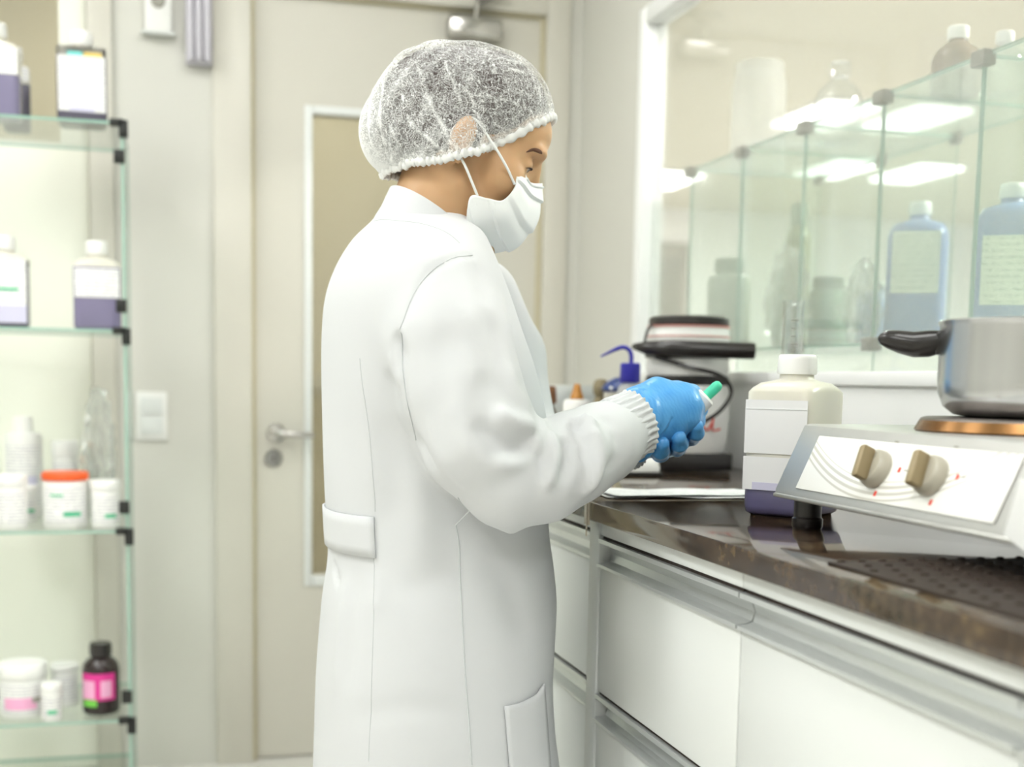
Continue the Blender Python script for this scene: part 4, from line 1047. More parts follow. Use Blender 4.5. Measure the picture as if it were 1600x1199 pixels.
# eyes, lashes, brows
for s_ in (1, -1):
    e = MB(); c = hl(.0805, .021, s_*.033)
    bm = bmesh.new(); bmesh.ops.create_uvsphere(bm, u_segments=24, v_segments=16, radius=.0128)
    e.add([Vector(c)+v.co for v in bm.verts], [[v.index for v in f.verts] for f in bm.faces]); bm.free()
    eo = wchild(e.build('eye', M_eye, None, True, 3), person, person)
    g = (Fv*.93-Uv*.34+Rv*s_*.10); g /= np.linalg.norm(g)
    a_ = np.cross(g, Uv); a_ /= np.linalg.norm(a_); b_ = np.cross(a_, g)
    ir = MB().rings([[Vector(c+g*math.sqrt(max(.0130**2-q_*q_, 0))+(a_*math.cos(t)+b_*math.sin(t))*q_) for t in np.linspace(0, 2*math.pi, 20, endpoint=False)] for q_ in (.0002, .003, .0056)], True, False)
    wchild(ir.build('iris', M_iris, None, True, 3), eo, person)
bvb = BVHTree.FromPolygons([Vector(v) for v in V], [tuple(int(i) for i in q) for q in Q])
def hit(bvh, x, y):
    r = Vector(ray(x, y)).normalized(); h = bvh.ray_cast(Vector(CPOS), r); return h[0]
def facial(pts, rad, name, mat, lift):
    P = []
    for p in pts:
        h = bvb.ray_cast(Vector(CPOS), Vector(ray(*p)).normalized())
        if h[0] is not None: P.append(np.array(h[0]+h[1]*lift))
    for s_ in (1, -1):
        Pm = [p if s_ > 0 else p-2*(p-OE).dot(Rv)*Rv for p in P]; S = spline([Vector(p) for p in Pm], 6)
        n = len(S); wchild(MB().tube(S, [rad*(.35+.65*math.sin(math.pi*min(max(i/(n-1), .04), .97))) for i in range(n)], 8).build(name, mat, None, True), person, person)
for s_ in (1, -1):
    L_ = []
    for az, el in ((-62, -20), (-35, -11), (-8, -7), (20, -8), (45, -13), (66, -22)):
        a_, e_ = math.radians(az), math.radians(el)
        L_.append(hl(.0805+.0142*math.cos(e_)*math.cos(a_), .021+.0142*math.sin(e_), s_*(.033+.0142*math.cos(e_)*math.sin(a_))))
    S = spline([Vector(p) for p in L_], 5); n = len(S)
    wchild(MB().tube(S, [.0004+.0008*math.sin(math.pi*min(max(i/(n-1), .03), .97)) for i in range(n)], 6).build('lashes', M_lash, None, True), person, person)
facial([(822, 238), (833, 234), (844, 238), (852, 246)], .0028, 'eyebrow', M_brow, -.0012)

# ---- hair and hairnet
BF = [-.20, -.11, -.083, -.058, -.0206, .0172, .0525, .0978, .13]
BU = [-.080, -.066, -.058, -.0415, -.024, .0034, .0427, .1038, .138]
def hairvol(g, h=.004):
    A = Field(OE-np.array([.24, .16, .17]), OE+np.array([.17, .16, .22]), h)
    A.ell(hl(.008, .078), (.084+g, .070+g, .072+g), RH, 0)
    A.ell(hl(-.055, .041), (.076+g, .083+g, .067+g), RH, .03)
    A.ell(hl(-.084, -.004), (.046+g, .048+g, .050+g), RH, .03)
    for s_ in (1, -1):
        A.ell(hl(-.034, .0, s_*.042), (.050+g, .040+g, .030+g), RH, .02)
        if g > .005: A.ell(hl(-.0, .01, s_*.055), (.03, .035, .035), RH, .02)
    X, Y, Z = np.meshgrid(*A.ax, indexing='ij', sparse=True)
    f = (X-OE[0])*Fv[0]+(Y-OE[1])*Fv[1]+(Z-OE[2])*Fv[2]; u = (X-OE[0])*Uv[0]+(Y-OE[1])*Uv[1]+(Z-OE[2])*Uv[2]
    return A, f, u
A, f, u = hairvol(.001)
A.f = np.maximum(A.f, (np.interp(f, BF, BU)-.001-u)*.75)
# keep the hair off the ears
for s_ in (1, -1): A.ell(hl(-.004, .008, s_*.082), (.022, .034, .014), RH, .004, 'cut')
V, Q = A.mesh(); V = relax(V, Q, 2)
hair = mesh_obj('hair', V, Q, M_hair, person)
A, f, u = hairvol(.0075, .0036)
A.f = np.maximum(A.f, (np.interp(f, BF, BU)-.004-u)*.75)
V, Q = A.mesh(); V = relax(V, Q, 2)
lf_ = (V-OE)@Fv; lu = (V-OE)@Uv; lr = (V-OE)@Rv
ub = np.interp(lf_, BF, BU)-.004; above = (lu-ub)
N = normals(V, Q)
ph = np.arctan2(lr, lf_+.03); ab = np.clip(above, 0, 1)
# gathers radiate from the elastic, fading toward the crown; loose wrinkles elsewhere
wr_ = np.sin(ph*46+3*np.sin(ph*5))*.0018*np.exp(-ab/.03)+np.sin(ph*17+lu*30+2*np.sin(lf_*40))*.0020*np.clip(-lf_*9, 0, 1)+np.sin(lf_*85+lu*60+3*np.sin(lr*45))*.0010
V = V+N*wr_[:, None]
gath = np.clip(.55*np.exp(-ab/.012), 0, 1)+np.clip((-lf_-.085)/.05, 0, 1)*.38*np.clip(1-(lu-.0)/.09, 0, 1)+np.clip((-lu-.025)/.03, 0, 1)*.35
gath = gath+np.clip((lf_-.055)/.05, 0, 1)*.18+np.clip(wr_/.0035, 0, 1)*.28
creases = [([(630, 150), (640, 190), (668, 215), (700, 245)], .0035), ([(655, 110), (672, 160), (705, 225)], .0035), ([(640, 100), (662, 150), (695, 200), (715, 232)], .003), ([(600, 130), (594, 180), (602, 225)], .004),
           ([(585, 140), (577, 190), (582, 225)], .004), ([(770, 112), (810, 112), (850, 130), (866, 150)], .003), ([(780, 92), (815, 100), (858, 140)], .003), ([(612, 200), (622, 225), (612, 250)], .004), ([(690, 70), (700, 110), (720, 160)], .0025),
           ([(700, 120), (735, 150), (755, 200)], .0022), ([(760, 150), (800, 160), (830, 175)], .002)]
me_bvh = BVHTree.FromPolygons([Vector(v) for v in V], [tuple(int(i) for i in q) for q in Q])
N = normals(V, Q)
for pts, wd in creases:
    P = [hit(me_bvh, *p) for p in pts]; P = [p for p in P if p is not None]
    if len(P) < 2: continue
    P = spline(P, 4); D, T = seg_dist(V, P)
    k_ = np.exp(-(D/wd)**2); V = V+N*(k_*.0022)[:, None]; gath = gath+np.exp(-(D/(wd*.5))**2)*.5
keepv = above > .0012
keep = keepv[Q].all(1)
net = mesh_obj('hairnet', V, Q[keep], M_net, person)
at_ = net.data.attributes.new('gather', 'FLOAT', 'POINT'); at_.data.foreach_set('value', gath.astype(np.float32))
bm = bmesh.new(); bm.from_mesh(net.data); bmesh.ops.delete(bm, geom=[v for v in bm.verts if not v.link_faces], context='VERTS')
# find the rim and lay the ruffled elastic along it
rim = [e for e in bm.edges if len(e.link_faces) == 1]
rp = np.array([list((e.verts[0].co+e.verts[1].co)/2) for e in rim]); bm.to_mesh(net.data); bm.free()
ang_ = np.arctan2((rp-OE)@Rv, (rp-OE)@Fv+.0)
NB = 460; ring = []
for i in range(NB):
    a = -math.pi+2*math.pi*i/NB; w_ = np.exp(-((np.angle(np.exp(1j*(ang_-a))))/.035)**2); ring.append((rp*w_[:, None]).sum(0)/w_.sum())
ring = np.array(ring)
for _ in range(2): ring = (np.roll(ring, 1, 0)+2*ring+np.roll(ring, -1, 0))/4
cen = ring.mean(0); rr = []
for i in range(NB+1):
    p = ring[i % NB]; t = ring[(i+1) % NB]-ring[(i-1) % NB]; t /= np.linalg.norm(t)
    o_ = p-cen; o_ -= t*o_.dot(t); o_ -= Uv*o_.dot(Uv)*.5; o_ /= np.linalg.norm(o_); b_ = np.cross(t, o_)
    k_ = 1+.8*math.sin(i*2*math.pi/6.2)+.3*math.sin(i*.83); hh = .0058+.0012*math.sin(i*2*math.pi/6.2+1)
    rr.append([Vector(p+o_*(.0026*k_+.001)*math.cos(q_)+b_*hh*math.sin(q_)) for q_ in np.linspace(0, 2*math.pi, 8, endpoint=False)])
wchild(MB().rings(rr, False, False).build('elastic_band', M_ruffle, None, True, 2.0), net, person)

# ---- face mask
def mrow(edge, mid, mid2, front): return [edge, mid, mid2, front]
# rows from the top edge down: head-local (f, u, r) of side edge, cheek, nose side, centre line
P0 = hpx
def P3(x, y, r): a, b = hpx(x, y, r); return (a, b, r)
C3 = lambda x, y: (hpx(x, y, 0)[0], hpx(x, y, 0)[1], 0)
rows = [[P3(808, 256, .050), P3(816, 264, .045), P3(827, 285, .024), C3(846, 287)],
        [P3(806, 276, .054), P3(816, 285, .047), P3(829, 302, .026), C3(846, 312)],
        [P3(803, 293, .057), P3(812, 306, .050), P3(824, 328, .029), C3(840, 343)],
        [P3(785, 313, .063), P3(795, 335, .057), P3(806, 360, .032), C3(817, 378)],
        [P3(762, 310, .068), P3(770, 340, .062), P3(780, 372, .035), C3(792, 392)],
        [P3(735, 307, .069), P3(746, 345, .064), P3(758, 376, .036), C3(768, 394)],
        [P3(728, 345, .066), P3(735, 362, .060), P3(742, 380, .036), C3(748, 391)],
        [P3(722, 386, .056), P3(728, 388, .050), P3(734, 389, .033), C3(738, 389)]]
def mirror(row): return row+[(a, b, -c) for a, b, c in reversed(row[:-1])]
cols = [mirror(r_) for r_ in rows]
NU = 8
dense = [spline(c, NU) for c in cols]                       # across
dn = [spline([dense[i][j] for i in range(len(dense))], 8) for j in range(len(dense[0]))]
G = np.array([[tuple(p) for p in col] for col in dn])       # [across][down][3]
na, nd = G.shape[:2]
tu = np.gradient(G, axis=0); tv = np.gradient(G, axis=1); NN = np.cross(tu, tv); NN /= np.maximum(np.linalg.norm(NN, axis=2), 1e-9)[:, :, None]
cenl = np.array([.03, -.03, 0]); sg_ = np.sign(((G-cenl)*NN).sum(2)); NN *= sg_[:, :, None]
aa = np.linspace(-1, 1, na)[:, None]; dd = np.linspace(0, 1, nd)[None, :]
saw = lambda t: (t % 1.0)
pl_ = (saw(dd*5.0+.15)-.5)*.0042*np.clip(1.15-np.abs(aa)**4, .12, 1)*np.clip(dd*6, 0, 1)*np.clip((1-dd)*6, 0, 1)
G = G+NN*pl_[:, :, None]+NN*.0015
mv = [Vector(hl(*G[i, j])) for i in range(na) for j in range(nd)]
mf = [(i*nd+j, (i+1)*nd+j, (i+1)*nd+j+1, i*nd+j+1) for i in range(na-1) for j in range(nd-1)]
mk = MB().add(mv, mf).build('face_mask', M_mask, None, True, .9); wchild(mk, person, person)
so = mk.modifiers.new('thickness', 'SOLIDIFY'); so.thickness = .0008
# crimped side strip with dots, nose strip
st_ = MB(); dots = []
for s_ in (0, na-1):
    sgn = 1 if s_ == 0 else -1
    for k_ in range(7):
        for m_ in range(10):
            ii = min(max(s_+sgn*(1+k_ % 3), 0), na-1); jj = nd*.52+m_*(nd*.44/9)
            j0 = int(jj); p = G[ii, min(j0, nd-1)]+NN[ii, min(j0, nd-1)]*.0006
            dots.append(p)
for p in dots[::1]:
    st_.lathe([(.0007, 0), (.0004, .0004)], 5, tuple(hl(*p)))
o = wchild(st_.build('crimp_dots', M_mask, None, True), mk, person); o['kind'] = 'stuff'
nl = [Vector(hl(*(G[i, 2]+NN[i, 2]*.0008))) for i in range(na//2-12, na//2+13)]
wchild(MB().tube(nl, .0016, 6).build('nose_wire', M_mask, None, True), mk, person)
for s_ in (1, -1):
    e0 = hl(*[(a, b, s_*c) for a, b, c in [P3(746, 306, .069)]][0]); e1 = hl(*[(a, b, s_*.079) for a, b in [hpx(728, 262, .079)]][0]); e2 = hl(*[(a, b, s_*.076) for a, b in [hpx(720, 246, .076)]][0])
    e3 = hl(-.022, .012, s_*.074); e4 = hl(-.004, .040, s_*.074)
    e5 = hl(*[(a, b, s_*.074) for a, b in [hpx(768, 222, .074)]][0]); e6 = hl(*[(a, b, s_*.066) for a, b in [hpx(790, 258, .066)]][0]); e7 = hl(*[(a, b, s_*.056) for a, b in [hpx(804, 288, .056)]][0])
    wchild(MB().tube(spline([e0, e1, e2, e3, e4, e5, e6, e7], 6), .0017, 8).build('ear_loop', M_mask, None, True), mk, person)

# ---- lab coat
SEC = [(338, 600, 728, .040), (346, 586, 738, .070), (354, 572, 745, .098), (375, 553, 752, .136), (400, 537, 760, .163), (430, 522, 770, .180), (470, 510, 785, .188), (520, 506, 802, .188), (560, 505, 818, .184), (600, 505, 830, .178),
       (650, 506, 842, .170), (700, 507, 846, .163), (760, 509, 845, .158), (830, 513, 846, .158), (870, 516, 852, .164), (930, 506, 857, .176), (1000, 500, 852, .186), (1060, 496, 848, .192), (1130, 494, 851, .197), (1199, 492, 860, .202), (1320, 488, 868, .212)]
zz_, cx_, ax_, by_ = [], [], [], []
for py, bx_, fx_, b_ in SEC:
    p, q = ony(bx_, py, YP), ony(fx_, py, YP); zz_.append((p.z+q.z)/2); cx_.append((p.x+q.x)/2); ax_.append((q.x-p.x)/2); by_.append(b_)
zz_ = np.array(zz_[::-1]); cx_ = np.array(cx_[::-1]); ax_ = np.array(ax_[::-1]); by_ = np.array(by_[::-1])
HEM = .43
Cc = Field((-.02, 1.38, HEM-.03), (.78, 2.02, 1.36), .0058)
Z1 = Cc.ax[2]; cxz = np.interp(Z1, zz_, cx_); axz = np.interp(Z1, zz_, ax_); byz = np.interp(Z1, zz_, by_)
for arr in (cxz, axz, byz):
    kk = np.ones(7)/7; arr[:] = np.convolve(np.pad(arr, 3, 'edge'), kk, 'valid')
X, Y, _ = np.meshgrid(*Cc.ax, indexing='ij', sparse=True)
ex = 2.35
q_ = (np.abs(X-cxz)/axz)**ex+(np.abs(Y-YP)/byz)**ex
q_ = q_**(1/ex)
Cc.f = ((q_-1)*np.minimum(axz, byz)*.9).astype(np.float32)
zc = np.broadcast_to(Z1, Cc.f.shape)
Cc.f = np.maximum(np.maximum(Cc.f, HEM-zc), zc-zz_.max())
def arm(pts, k0=.022):
    Cc.chain([(W_(x, y, Yv), r) for x, y, Yv, r in pts], k0)
arm([(690, 462, 1.600, .066), (702, 530, 1.575, .071), (722, 610, 1.556, .071), (752, 690, 1.540, .070), (793, 752, 1.530, .056)])
arm([(793, 754, 1.530, .055), (845, 742, 1.534, .058), (895, 715, 1.548, .056), (940, 692, 1.566, .050), (972, 674, 1.582, .040)], .016)
Cc.ell(W_(799, 816, 1.53), (.013, .012, .014), None, .012)
# far (left) arm reaching to the same spot
arm([(745, 470, 1.885, .064), (785, 560, 1.92, .064), (820, 690, 1.90, .052), (872, 706, 1.80, .046), (925, 698, 1.72, .042), (972, 688, 1.675, .036)], .016)
V, Q = Cc.mesh(); V = relax(V, Q, 3)
cb = BVHTree.FromPolygons([Vector(v) for v in V], [tuple(int(i) for i in q) for q in Q])
N = normals(V, Q)
def stroke(pts, wd, amp, taper=True, bvh=None):
    global V
    P = [hit(cb, *p) for p in pts]; P = [p for p in P if p is not None]
    if len(P) < 2: return
    P = spline(P, 5); D, T = seg_dist(V, P)
    k_ = np.exp(-(D/wd)**2)*amp
    if taper: k_ = k_*np.clip(np.sin(np.clip(T, 0.02, .98)*math.pi)*1.6, 0, 1)
    V = V+N*k_[:, None]
# folds of the sleeve and coat: ridges (+) and valleys (-)
for pts, wd, amp in [
    ([(770, 640), (800, 660), (838, 672)], .012, 0.0135), ([(735, 655), (770, 682), (805, 700), (842, 694)], .014, -.0105), ([(765, 720), (800, 726), (842, 690)], .010, 0.0081),
    ([(842, 655), (845, 680), (828, 706)], .010, 0.0081), ([(856, 672), (868, 700), (862, 740), (842, 775)], .008, 0.0095), ([(878, 680), (886, 710), (872, 760)], .010, -0.0108),
    ([(905, 660), (932, 690), (930, 740), (905, 780)], .010, 0.0121), ([(893, 668), (910, 690), (915, 730)], .008, -0.0081), ([(885, 662), (905, 664), (925, 676)], .008, -0.0108), ([(888, 640), (905, 652), (930, 672)], .009, 0.0108),
    ([(845, 700), (850, 740), (838, 785)], .008, -.006), ([(940, 650), (955, 670), (960, 700)], .006, -.004), ([(925, 742), (945, 730), (968, 715)], .007, -.003),
    ([(955, 660), (950, 690), (935, 730)], .010, .004), ([(725, 470), (742, 540), (755, 610)], .014, .004), ([(765, 480), (775, 560), (765, 620)], .016, -.006),
    ([(700, 600), (735, 690), (780, 760)], .016, .004), ([(665, 640), (690, 720), (740, 775)], .012, .003), ([(790, 560), (805, 610), (830, 640)], .014, .005),
    ([(652, 690), (660, 700), (690, 745)], .010, -.006), ([(616, 520), (622, 540), (632, 570)], .010, -.006), ([(610, 545), (618, 580), (630, 600)], .010, .004), ([(606, 575), (616, 610), (628, 640)], .010, -.004),
    ([(560, 560), (575, 680), (582, 790)], .014, .003), ([(600, 640), (615, 740), (605, 850)], .02, -.004), ([(640, 720), (660, 800), (650, 900)], .02, .004),
    ([(540, 900), (532, 1000), (525, 1100)], .014, .004), ([(560, 880), (552, 980), (545, 1090)], .012, -.004), ([(590, 890), (592, 930), (588, 960)], .010, .003),
    ([(760, 860), (800, 930), (820, 1010)], .022, -.004), ([(520, 878), (524, 895), (530, 920)], .007, -.005), ([(620, 930), (690, 905), (730, 890)], .02, -.003), ([(540, 1120), (640, 1108), (730, 1120)], .016, -.0025),
    ([(700, 500), (690, 580), (700, 650)], .018, -.003), ([(740, 400), (752, 440), (760, 480)], .012, -.004)]:
    stroke(pts, wd, amp)
D_, _t = seg_dist(V, [W_(*p) for p in ((738, 399, 1.62), (690, 416, 1.585), (652, 450, 1.575), (632, 500, 1.58), (630, 560, 1.59), (640, 640, 1.60), (650, 690, 1.59))])
cb = BVHTree.FromPolygons([Vector(v) for v in V], [tuple(int(i) for i in q) for q in Q]); N = normals(V, Q)
for pts, wd, amp in [([(738, 399), (690, 412), (655, 446), (634, 490), (628, 540), (632, 600), (641, 650), (650, 688)], .0045, -.003)]:
    stroke(pts, wd, amp, False)
V = relax(V, Q, 1, .4)
coat = mesh_obj('lab_coat', V, Q, M_coat, person)
cb = BVHTree.FromPolygons([Vector(v) for v in V], [tuple(int(i) for i in q) for q in Q])
def seam(pts, r=.0007, n=6, name='seam'):
    P = [hit(cb, *p) for p in pts]; P = [p for p in P if p is not None]
    Pd = spline(P, n); out = []
    for p in Pd:
        h = cb.find_nearest(p); out.append(h[0]+h[1]*r*.25)
    return wchild(MB().tube(out, r, 6).build(name, M_seam, None, True), coat, person)
seam([(738, 399), (690, 412), (655, 446), (634, 490), (628, 540), (632, 600), (641, 650), (650, 688)])
seam([(716, 778), (717, 850), (720, 930), (726, 1040), (732, 1120), (737, 1196)], .0009, 8)
seam([(584, 346), (620, 345), (660, 350), (695, 362), (718, 380)], .0006)
seam([(562, 560), (575, 660), (584, 760), (586, 800)], .0005); seam([(584, 870), (584, 960), (580, 1080), (576, 1190)], .0005)
def patch(name, c0, c1, nu, nv, th, mat=M_coat):
    """cloth piece lying on the coat: c0 upper, c1 lower picture lines"""
    vs_ = []; up = []
    for i in range(nu+1):
        for j in range(nv+1):
            a = i/nu; p0 = np.array(c0[0])*(1-a)+np.array(c0[1])*a if len(c0) == 2 else None
            if p0 is None:
                t = a*(len(c0)-1); k_ = min(int(t), len(c0)-2); p0 = np.array(c0[k_])*(1-(t-k_))+np.array(c0[k_+1])*(t-k_)
            t = a*(len(c1)-1); k_ = min(int(t), len(c1)-2); p1 = np.array(c1[k_])*(1-(t-k_))+np.array(c1[k_+1])*(t-k_)
            b = j/nv; p = p0*(1-b)+p1*b; r = Vector(ray(*p)).normalized(); h = cb.ray_cast(Vector(CPOS), r)
            if h[0] is None: h = cb.find_nearest(ony(p[0], p[1], YP))
            vs_.append(h[0]+h[1]*th)
    fs = [(i*(nv+1)+j, (i+1)*(nv+1)+j, (i+1)*(nv+1)+j+1, i*(nv+1)+j+1) for i in range(nu) for j in range(nv)]
    o = MB().add(vs_, fs).build(name, mat, None, True, 1.5); s = o.modifiers.new('thickness', 'SOLIDIFY'); s.thickness = .0022; s.offset = -1
    return wchild(o, coat, person)
# half belt across the back, wrapped round the body
def around(name, z0, z1, a0, a1, n, th, tilt=0.0):
    vs_ = []; m = 4
    for i in range(n+1):
        a = a0+(a1-a0)*i/n
        for j in range(m+1):
            z = z0+(z1-z0)*j/m+tilt*i/n
            cx = float(np.interp(z, zz_, cx_)); d = Vector((math.cos(a), math.sin(a), 0)); o = Vector((cx, YP, z))
            h = cb.ray_cast(o+d*.5, -d); p = h[0] if h[0] is not None else o+d*.15
            vs_.append(p+d*th)
    fs = [(i*(m+1)+j, (i+1)*(m+1)+j, (i+1)*(m+1)+j+1, i*(m+1)+j+1) for i in range(n) for j in range(m)]
    o = MB().add(vs_, fs).build(name, M_coat, None, True, 1.5); s = o.modifiers.new('thickness', 'SOLIDIFY'); s.thickness = .004; s.offset = -1
    return wchild(o, coat, person)
bz0, bz1 = ony(545, 865, YP-.08).z, ony(545, 803, YP-.08).z
ha = hit(cb, 586, 830); cxb = float(np.interp(ha.z, zz_, cx_)); aH = math.atan2(ha.y-YP, ha.x-cxb)
around('half_belt', bz0, bz1, aH, -2*math.pi-aH if aH < 0 else aH, 30, .006) if False else around('half_belt', bz0, bz1, aH if aH < 0 else aH-2*math.pi, -2*math.pi-(aH if aH < 0 else aH-2*math.pi), 30, .0045)
patch('pocket', [(786, 1104), (812, 1098), (835, 1085), (846, 1068)], [(794, 1199), (815, 1230), (840, 1230), (858, 1225)], 10, 12, .003)
# stand collar
cbk, cfr = np.array(ony(610, 292, YP)), np.array(ony(738, 388, YP)); bbk, bfr = np.array(ony(580, 348, YP)), np.array(ony(752, 412, YP))
def cring(bk, fr, hw, n=48, lift=0.0):
    c = (bk+fr)/2; a = (bk-fr)/2; r = []
    for i in range(n):
        t = 2*math.pi*i/n
        p = c+a*math.cos(t)+np.array([0, -hw*math.sin(t), lift*abs(math.sin(t))]); r.append(Vector(p))
    return r
t1 = cring(cbk, cfr, .066, lift=.004); t3 = cring(bbk, bfr, .094, lift=-.006); t2 = [(a*.56+b*.44)+Vector((0, 0, -.003)) for a, b in zip(t1, t3)]
t0 = [p+(Vector(t1[0])*0+(Vector((cbk+cfr)/2)-p)*.035)+Vector((0, 0, -.004)) for p in t1]
col_ = MB().rings([t0, t1, [(a*.8+b*.2) for a, b in zip(t1, t2)], t2, [(a*.4+b*.6)+Vector((0, 0, .001)) for a, b in zip(t2, t3)], t3], False, False).build('collar', M_coat, None, True, 2.0)
wchild(col_, coat, person); so = col_.modifiers.new('thickness', 'SOLIDIFY'); so.thickness = .003
so.offset = -1
# gathered cuffs
def cuff(c0, c1, r0, r1, name='cuff'):
    c0 = np.array(c0); c1 = np.array(c1); ax = c1-c0; ax /= np.linalg.norm(ax); a_ = np.cross(ax, (0, 0, 1)); a_ /= np.linalg.norm(a_); b_ = np.cross(a_, ax)
    n = 150; rr = []
    for k_, (t, r) in enumerate([(0, r0*.93), (.08, r0), (.3, r0*.98), (.55, (r0+r1)/2), (.8, r1), (.96, r1*1.04), (1.04, r1*1.02), (1.03, r1*.86), (.8, r1*.80)]):
        c = c0+(c1-c0)*t; w_ = [0, .3, .9, 1, 1, 1.1, 1, .4, 0][k_]
        rr.append([Vector(c+(a_*math.cos(2*math.pi*i/n)*.92+b_*math.sin(2*math.pi*i/n)*1.06)*(r+w_*(.0016*math.sin(i*2*math.pi/5)+.0009*math.sin(i*1.9+k_)))) for i in range(n)])
    return wchild(MB().rings(rr, False, False).build(name, M_coat, None, True, 2.5), coat, person)
cuff(W_(958, 679, 1.575), W_(993, 662, 1.592), .044, .041)
cuff(W_(965, 690, 1.685), W_(992, 690, 1.655), .037, .033)

# ---- gloves
Hh = Field(np.array(ony(1030, 650, 1.62))-np.array([.12, .10, .10]), np.array(ony(1030, 650, 1.62))+np.array([.12, .12, .10]), .0017)
g = lambda x, y, Yv: W_(x, y, Yv)
Hh.cone(g(968, 672, 1.588), g(1000, 655, 1.602), .031, .030, .006)
mc = [((1000, 630, 1.606), (1066, 616, 1.612), .019, .0165), ((1002, 645, 1.600), (1076, 632, 1.600), .020, .0165), ((1004, 662, 1.600), (1074, 655, 1.600), .020, .0160), ((1004, 678, 1.606), (1052, 672, 1.606), .018, .0135)]
for a, b, r1, r2 in mc: Hh.cone(g(*a), g(*b), r1, r2, .016)
Hh.ell(g(1034, 648, 1.622), (.044, .026, .036), None, .016)
# thumb root, knuckle bump and thumb lying along the bottle
Hh.chain([(g(990, 628, 1.612), .019), (g(1026, 611, 1.618), .0165), (g(1058, 612, 1.634), .0125), (g(1082, 612, 1.648), .0105)], .010)
# four fingers folding away from the camera and back under
fg = [[((1074, 618, 1.612), .0150), ((1082, 616, 1.640), .0115), ((1078, 626, 1.664), .0105), ((1056, 634, 1.668), .0095)],
      [((1081, 634, 1.602), .0150), ((1092, 640, 1.634), .0115), ((1088, 652, 1.660), .0105), ((1062, 656, 1.666), .0095)],
      [((1077, 652, 1.602), .0145), ((1088, 658, 1.630), .0115), ((1084, 664, 1.650), .0105), ((1068, 672, 1.660), .0095)],
      [((1056, 674, 1.608), .0125), ((1070, 676, 1.632), .0100), ((1062, 680, 1.652), .0092), ((1046, 680, 1.658), .0088)]]
for ch in fg: Hh.chain([(g(*p), r) for p, r in ch], .005)
V, Q = Hh.mesh(); V = relax(V, Q, 2)
hb_ = BVHTree.FromPolygons([Vector(v) for v in V], [tuple(int(i) for i in q) for q in Q]); N = normals(V, Q)
for pts, wd, amp in [([(990, 612), (1000, 640), (1004, 690)], .0024, -.0022), ([(997, 608), (1010, 640), (1012, 680)], .002, .0014), ([(1006, 610), (1018, 650), (1014, 690)], .0022, -.0014), ([(1014, 606), (1026, 640), (1022, 676)], .002, .0011),
                     ([(1044, 660), (1034, 675), (1020, 688)], .002, .0012), ([(1050, 655), (1042, 672), (1030, 690)], .002, -.0012), ([(1026, 612), (1034, 640), (1030, 670)], .0022, -.0008), ([(1076, 664), (1074, 676), (1066, 684)], .002, -.0012)]:
    P = [hit(hb_, *p) for p in pts]; P = [p for p in P if p is not None]
    if len(P) > 1:
        D, T = seg_dist(V, spline(P, 4)); V = V+N*(np.exp(-(D/wd)**2)*amp)[:, None]
mesh_obj('glove', V, Q, M_glove, person)
Hl = Field(np.array(ony(1030, 690, 1.65))-np.array([.12, .11, .10]), np.array(ony(1030, 690, 1.65))+np.array([.12, .13, .10]), .0017)
Hl.cone(g(968, 680, 1.672), g(1000, 688, 1.655), .029, .027, .006)
Hl.ell(g(1030, 692, 1.668), (.040, .024, .022), None, .012)
lfg = [[((1004, 690, 1.650), .015), ((1000, 704, 1.622), .013), ((1000, 708, 1.598), .0115), ((1008, 704, 1.588), .0105)],
       [((1030, 700, 1.662), .0145), ((1032, 708, 1.632), .0125), ((1032, 704, 1.604), .0118), ((1034, 694, 1.590), .0105)],
       [((1050, 696, 1.664), .0135), ((1058, 700, 1.634), .0118), ((1062, 694, 1.604), .0112), ((1060, 684, 1.592), .0102)],
       [((1066, 688, 1.664), .0130), ((1080, 684, 1.636), .0110), ((1088, 677, 1.608), .0104), ((1088, 666, 1.598), .0096)]]
for ch in lfg: Hl.chain([(g(*p), r) for p, r in ch], .004)
Hl.chain([(g(1008, 676, 1.690), .015), (g(1040, 656, 1.700), .012), (g(1070, 640, 1.690), .0105)], .006)
V, Q = Hl.mesh(); V = relax(V, Q, 2); mesh_obj('glove', V, Q, M_glove, person)
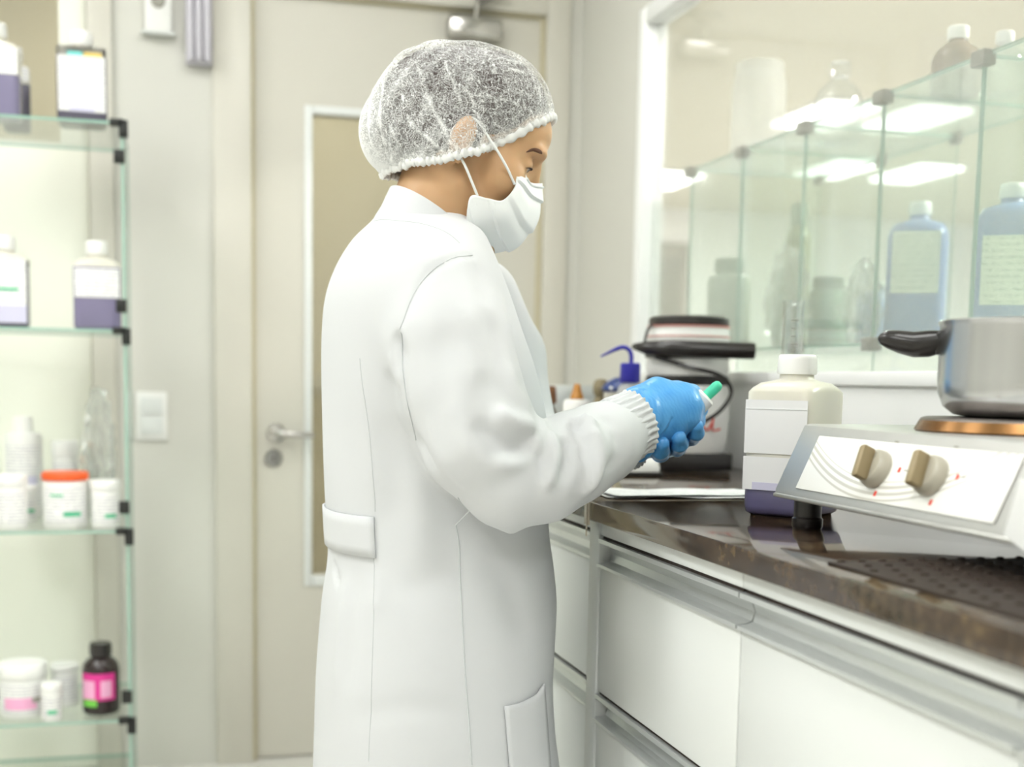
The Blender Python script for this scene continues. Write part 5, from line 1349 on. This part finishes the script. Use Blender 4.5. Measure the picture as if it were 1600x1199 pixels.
# trousers and shoes below the coat, standing on the floor
Tt = Field((.06, 1.52, -.01), (.62, 1.98, .62), .009)
xf = float(np.interp(.5, zz_, cx_))
for s_ in (-1, 1): Tt.chain([((xf, YP+s_*.085, .58), .095), ((xf+.005, YP+s_*.085, .40), .078), ((xf-.02, YP+s_*.088, .085), .058)], .012)
Tt.f = np.maximum(Tt.f, .06-np.broadcast_to(Tt.ax[2], Tt.f.shape))
V, Q = Tt.mesh(); mesh_obj('trousers', relax(V, Q, 2), Q, M_coat, person)
for s_ in (-1, 1):
    Sh = Field((xf-.13, YP+s_*.09-.07, -.01), (xf+.2, YP+s_*.09+.07, .14), .006)
    Sh.chain([((xf-.06, YP+s_*.088, .042), .040), ((xf+.04, YP+s_*.088, .040), .042), ((xf+.12, YP+s_*.09, .032), .034)], .02); Sh.cone((xf-.03, YP+s_*.088, .05), (xf-.02, YP+s_*.088, .10), .042, .045, .02)
    Sh.f = np.maximum(Sh.f, .001-np.broadcast_to(Sh.ax[2], Sh.f.shape)); V, Q = Sh.mesh(); mesh_obj('shoe', relax(V, Q, 2), Q, M_whitep, person)

# dropper bottle held in the gloves
a0, a1, a2 = np.array(ony(1060, 660, 1.634)), np.array(ony(1104, 619, 1.622)), np.array(ony(1127, 600, 1.614))
dv = a1-a0; dv /= np.linalg.norm(dv)
dr = empty('dropper', Vector(a0)); tag(dr, 'small white dropper bottle with mint green tip held in the gloves', 'bottle')
zq = Vector(dv).to_track_quat('Z', 'Y').to_matrix().to_4x4()
Lq = float(np.linalg.norm(a1-a0)); L2 = float(np.linalg.norm(a2-a1))
MB().lathe([(.011, -.025), (.013, -.022), (.013, Lq*.5), (.0125, Lq*.55)], 28).xf(zq).build('body', M_whitep, dr, True)
MB().lathe([(.0150, Lq*.45), (.0155, Lq*.5), (.0148, Lq-.003), (.0120, Lq), (0, Lq+.001)], 32).xf(zq).build('cap', M_whitep, dr, True)
MB().lathe([(.0075, Lq-.001), (.0075, Lq+L2*.72), (.0062, Lq+L2*.9), (.003, Lq+L2)], 24).xf(zq).build('tip', M_green, dr, True)
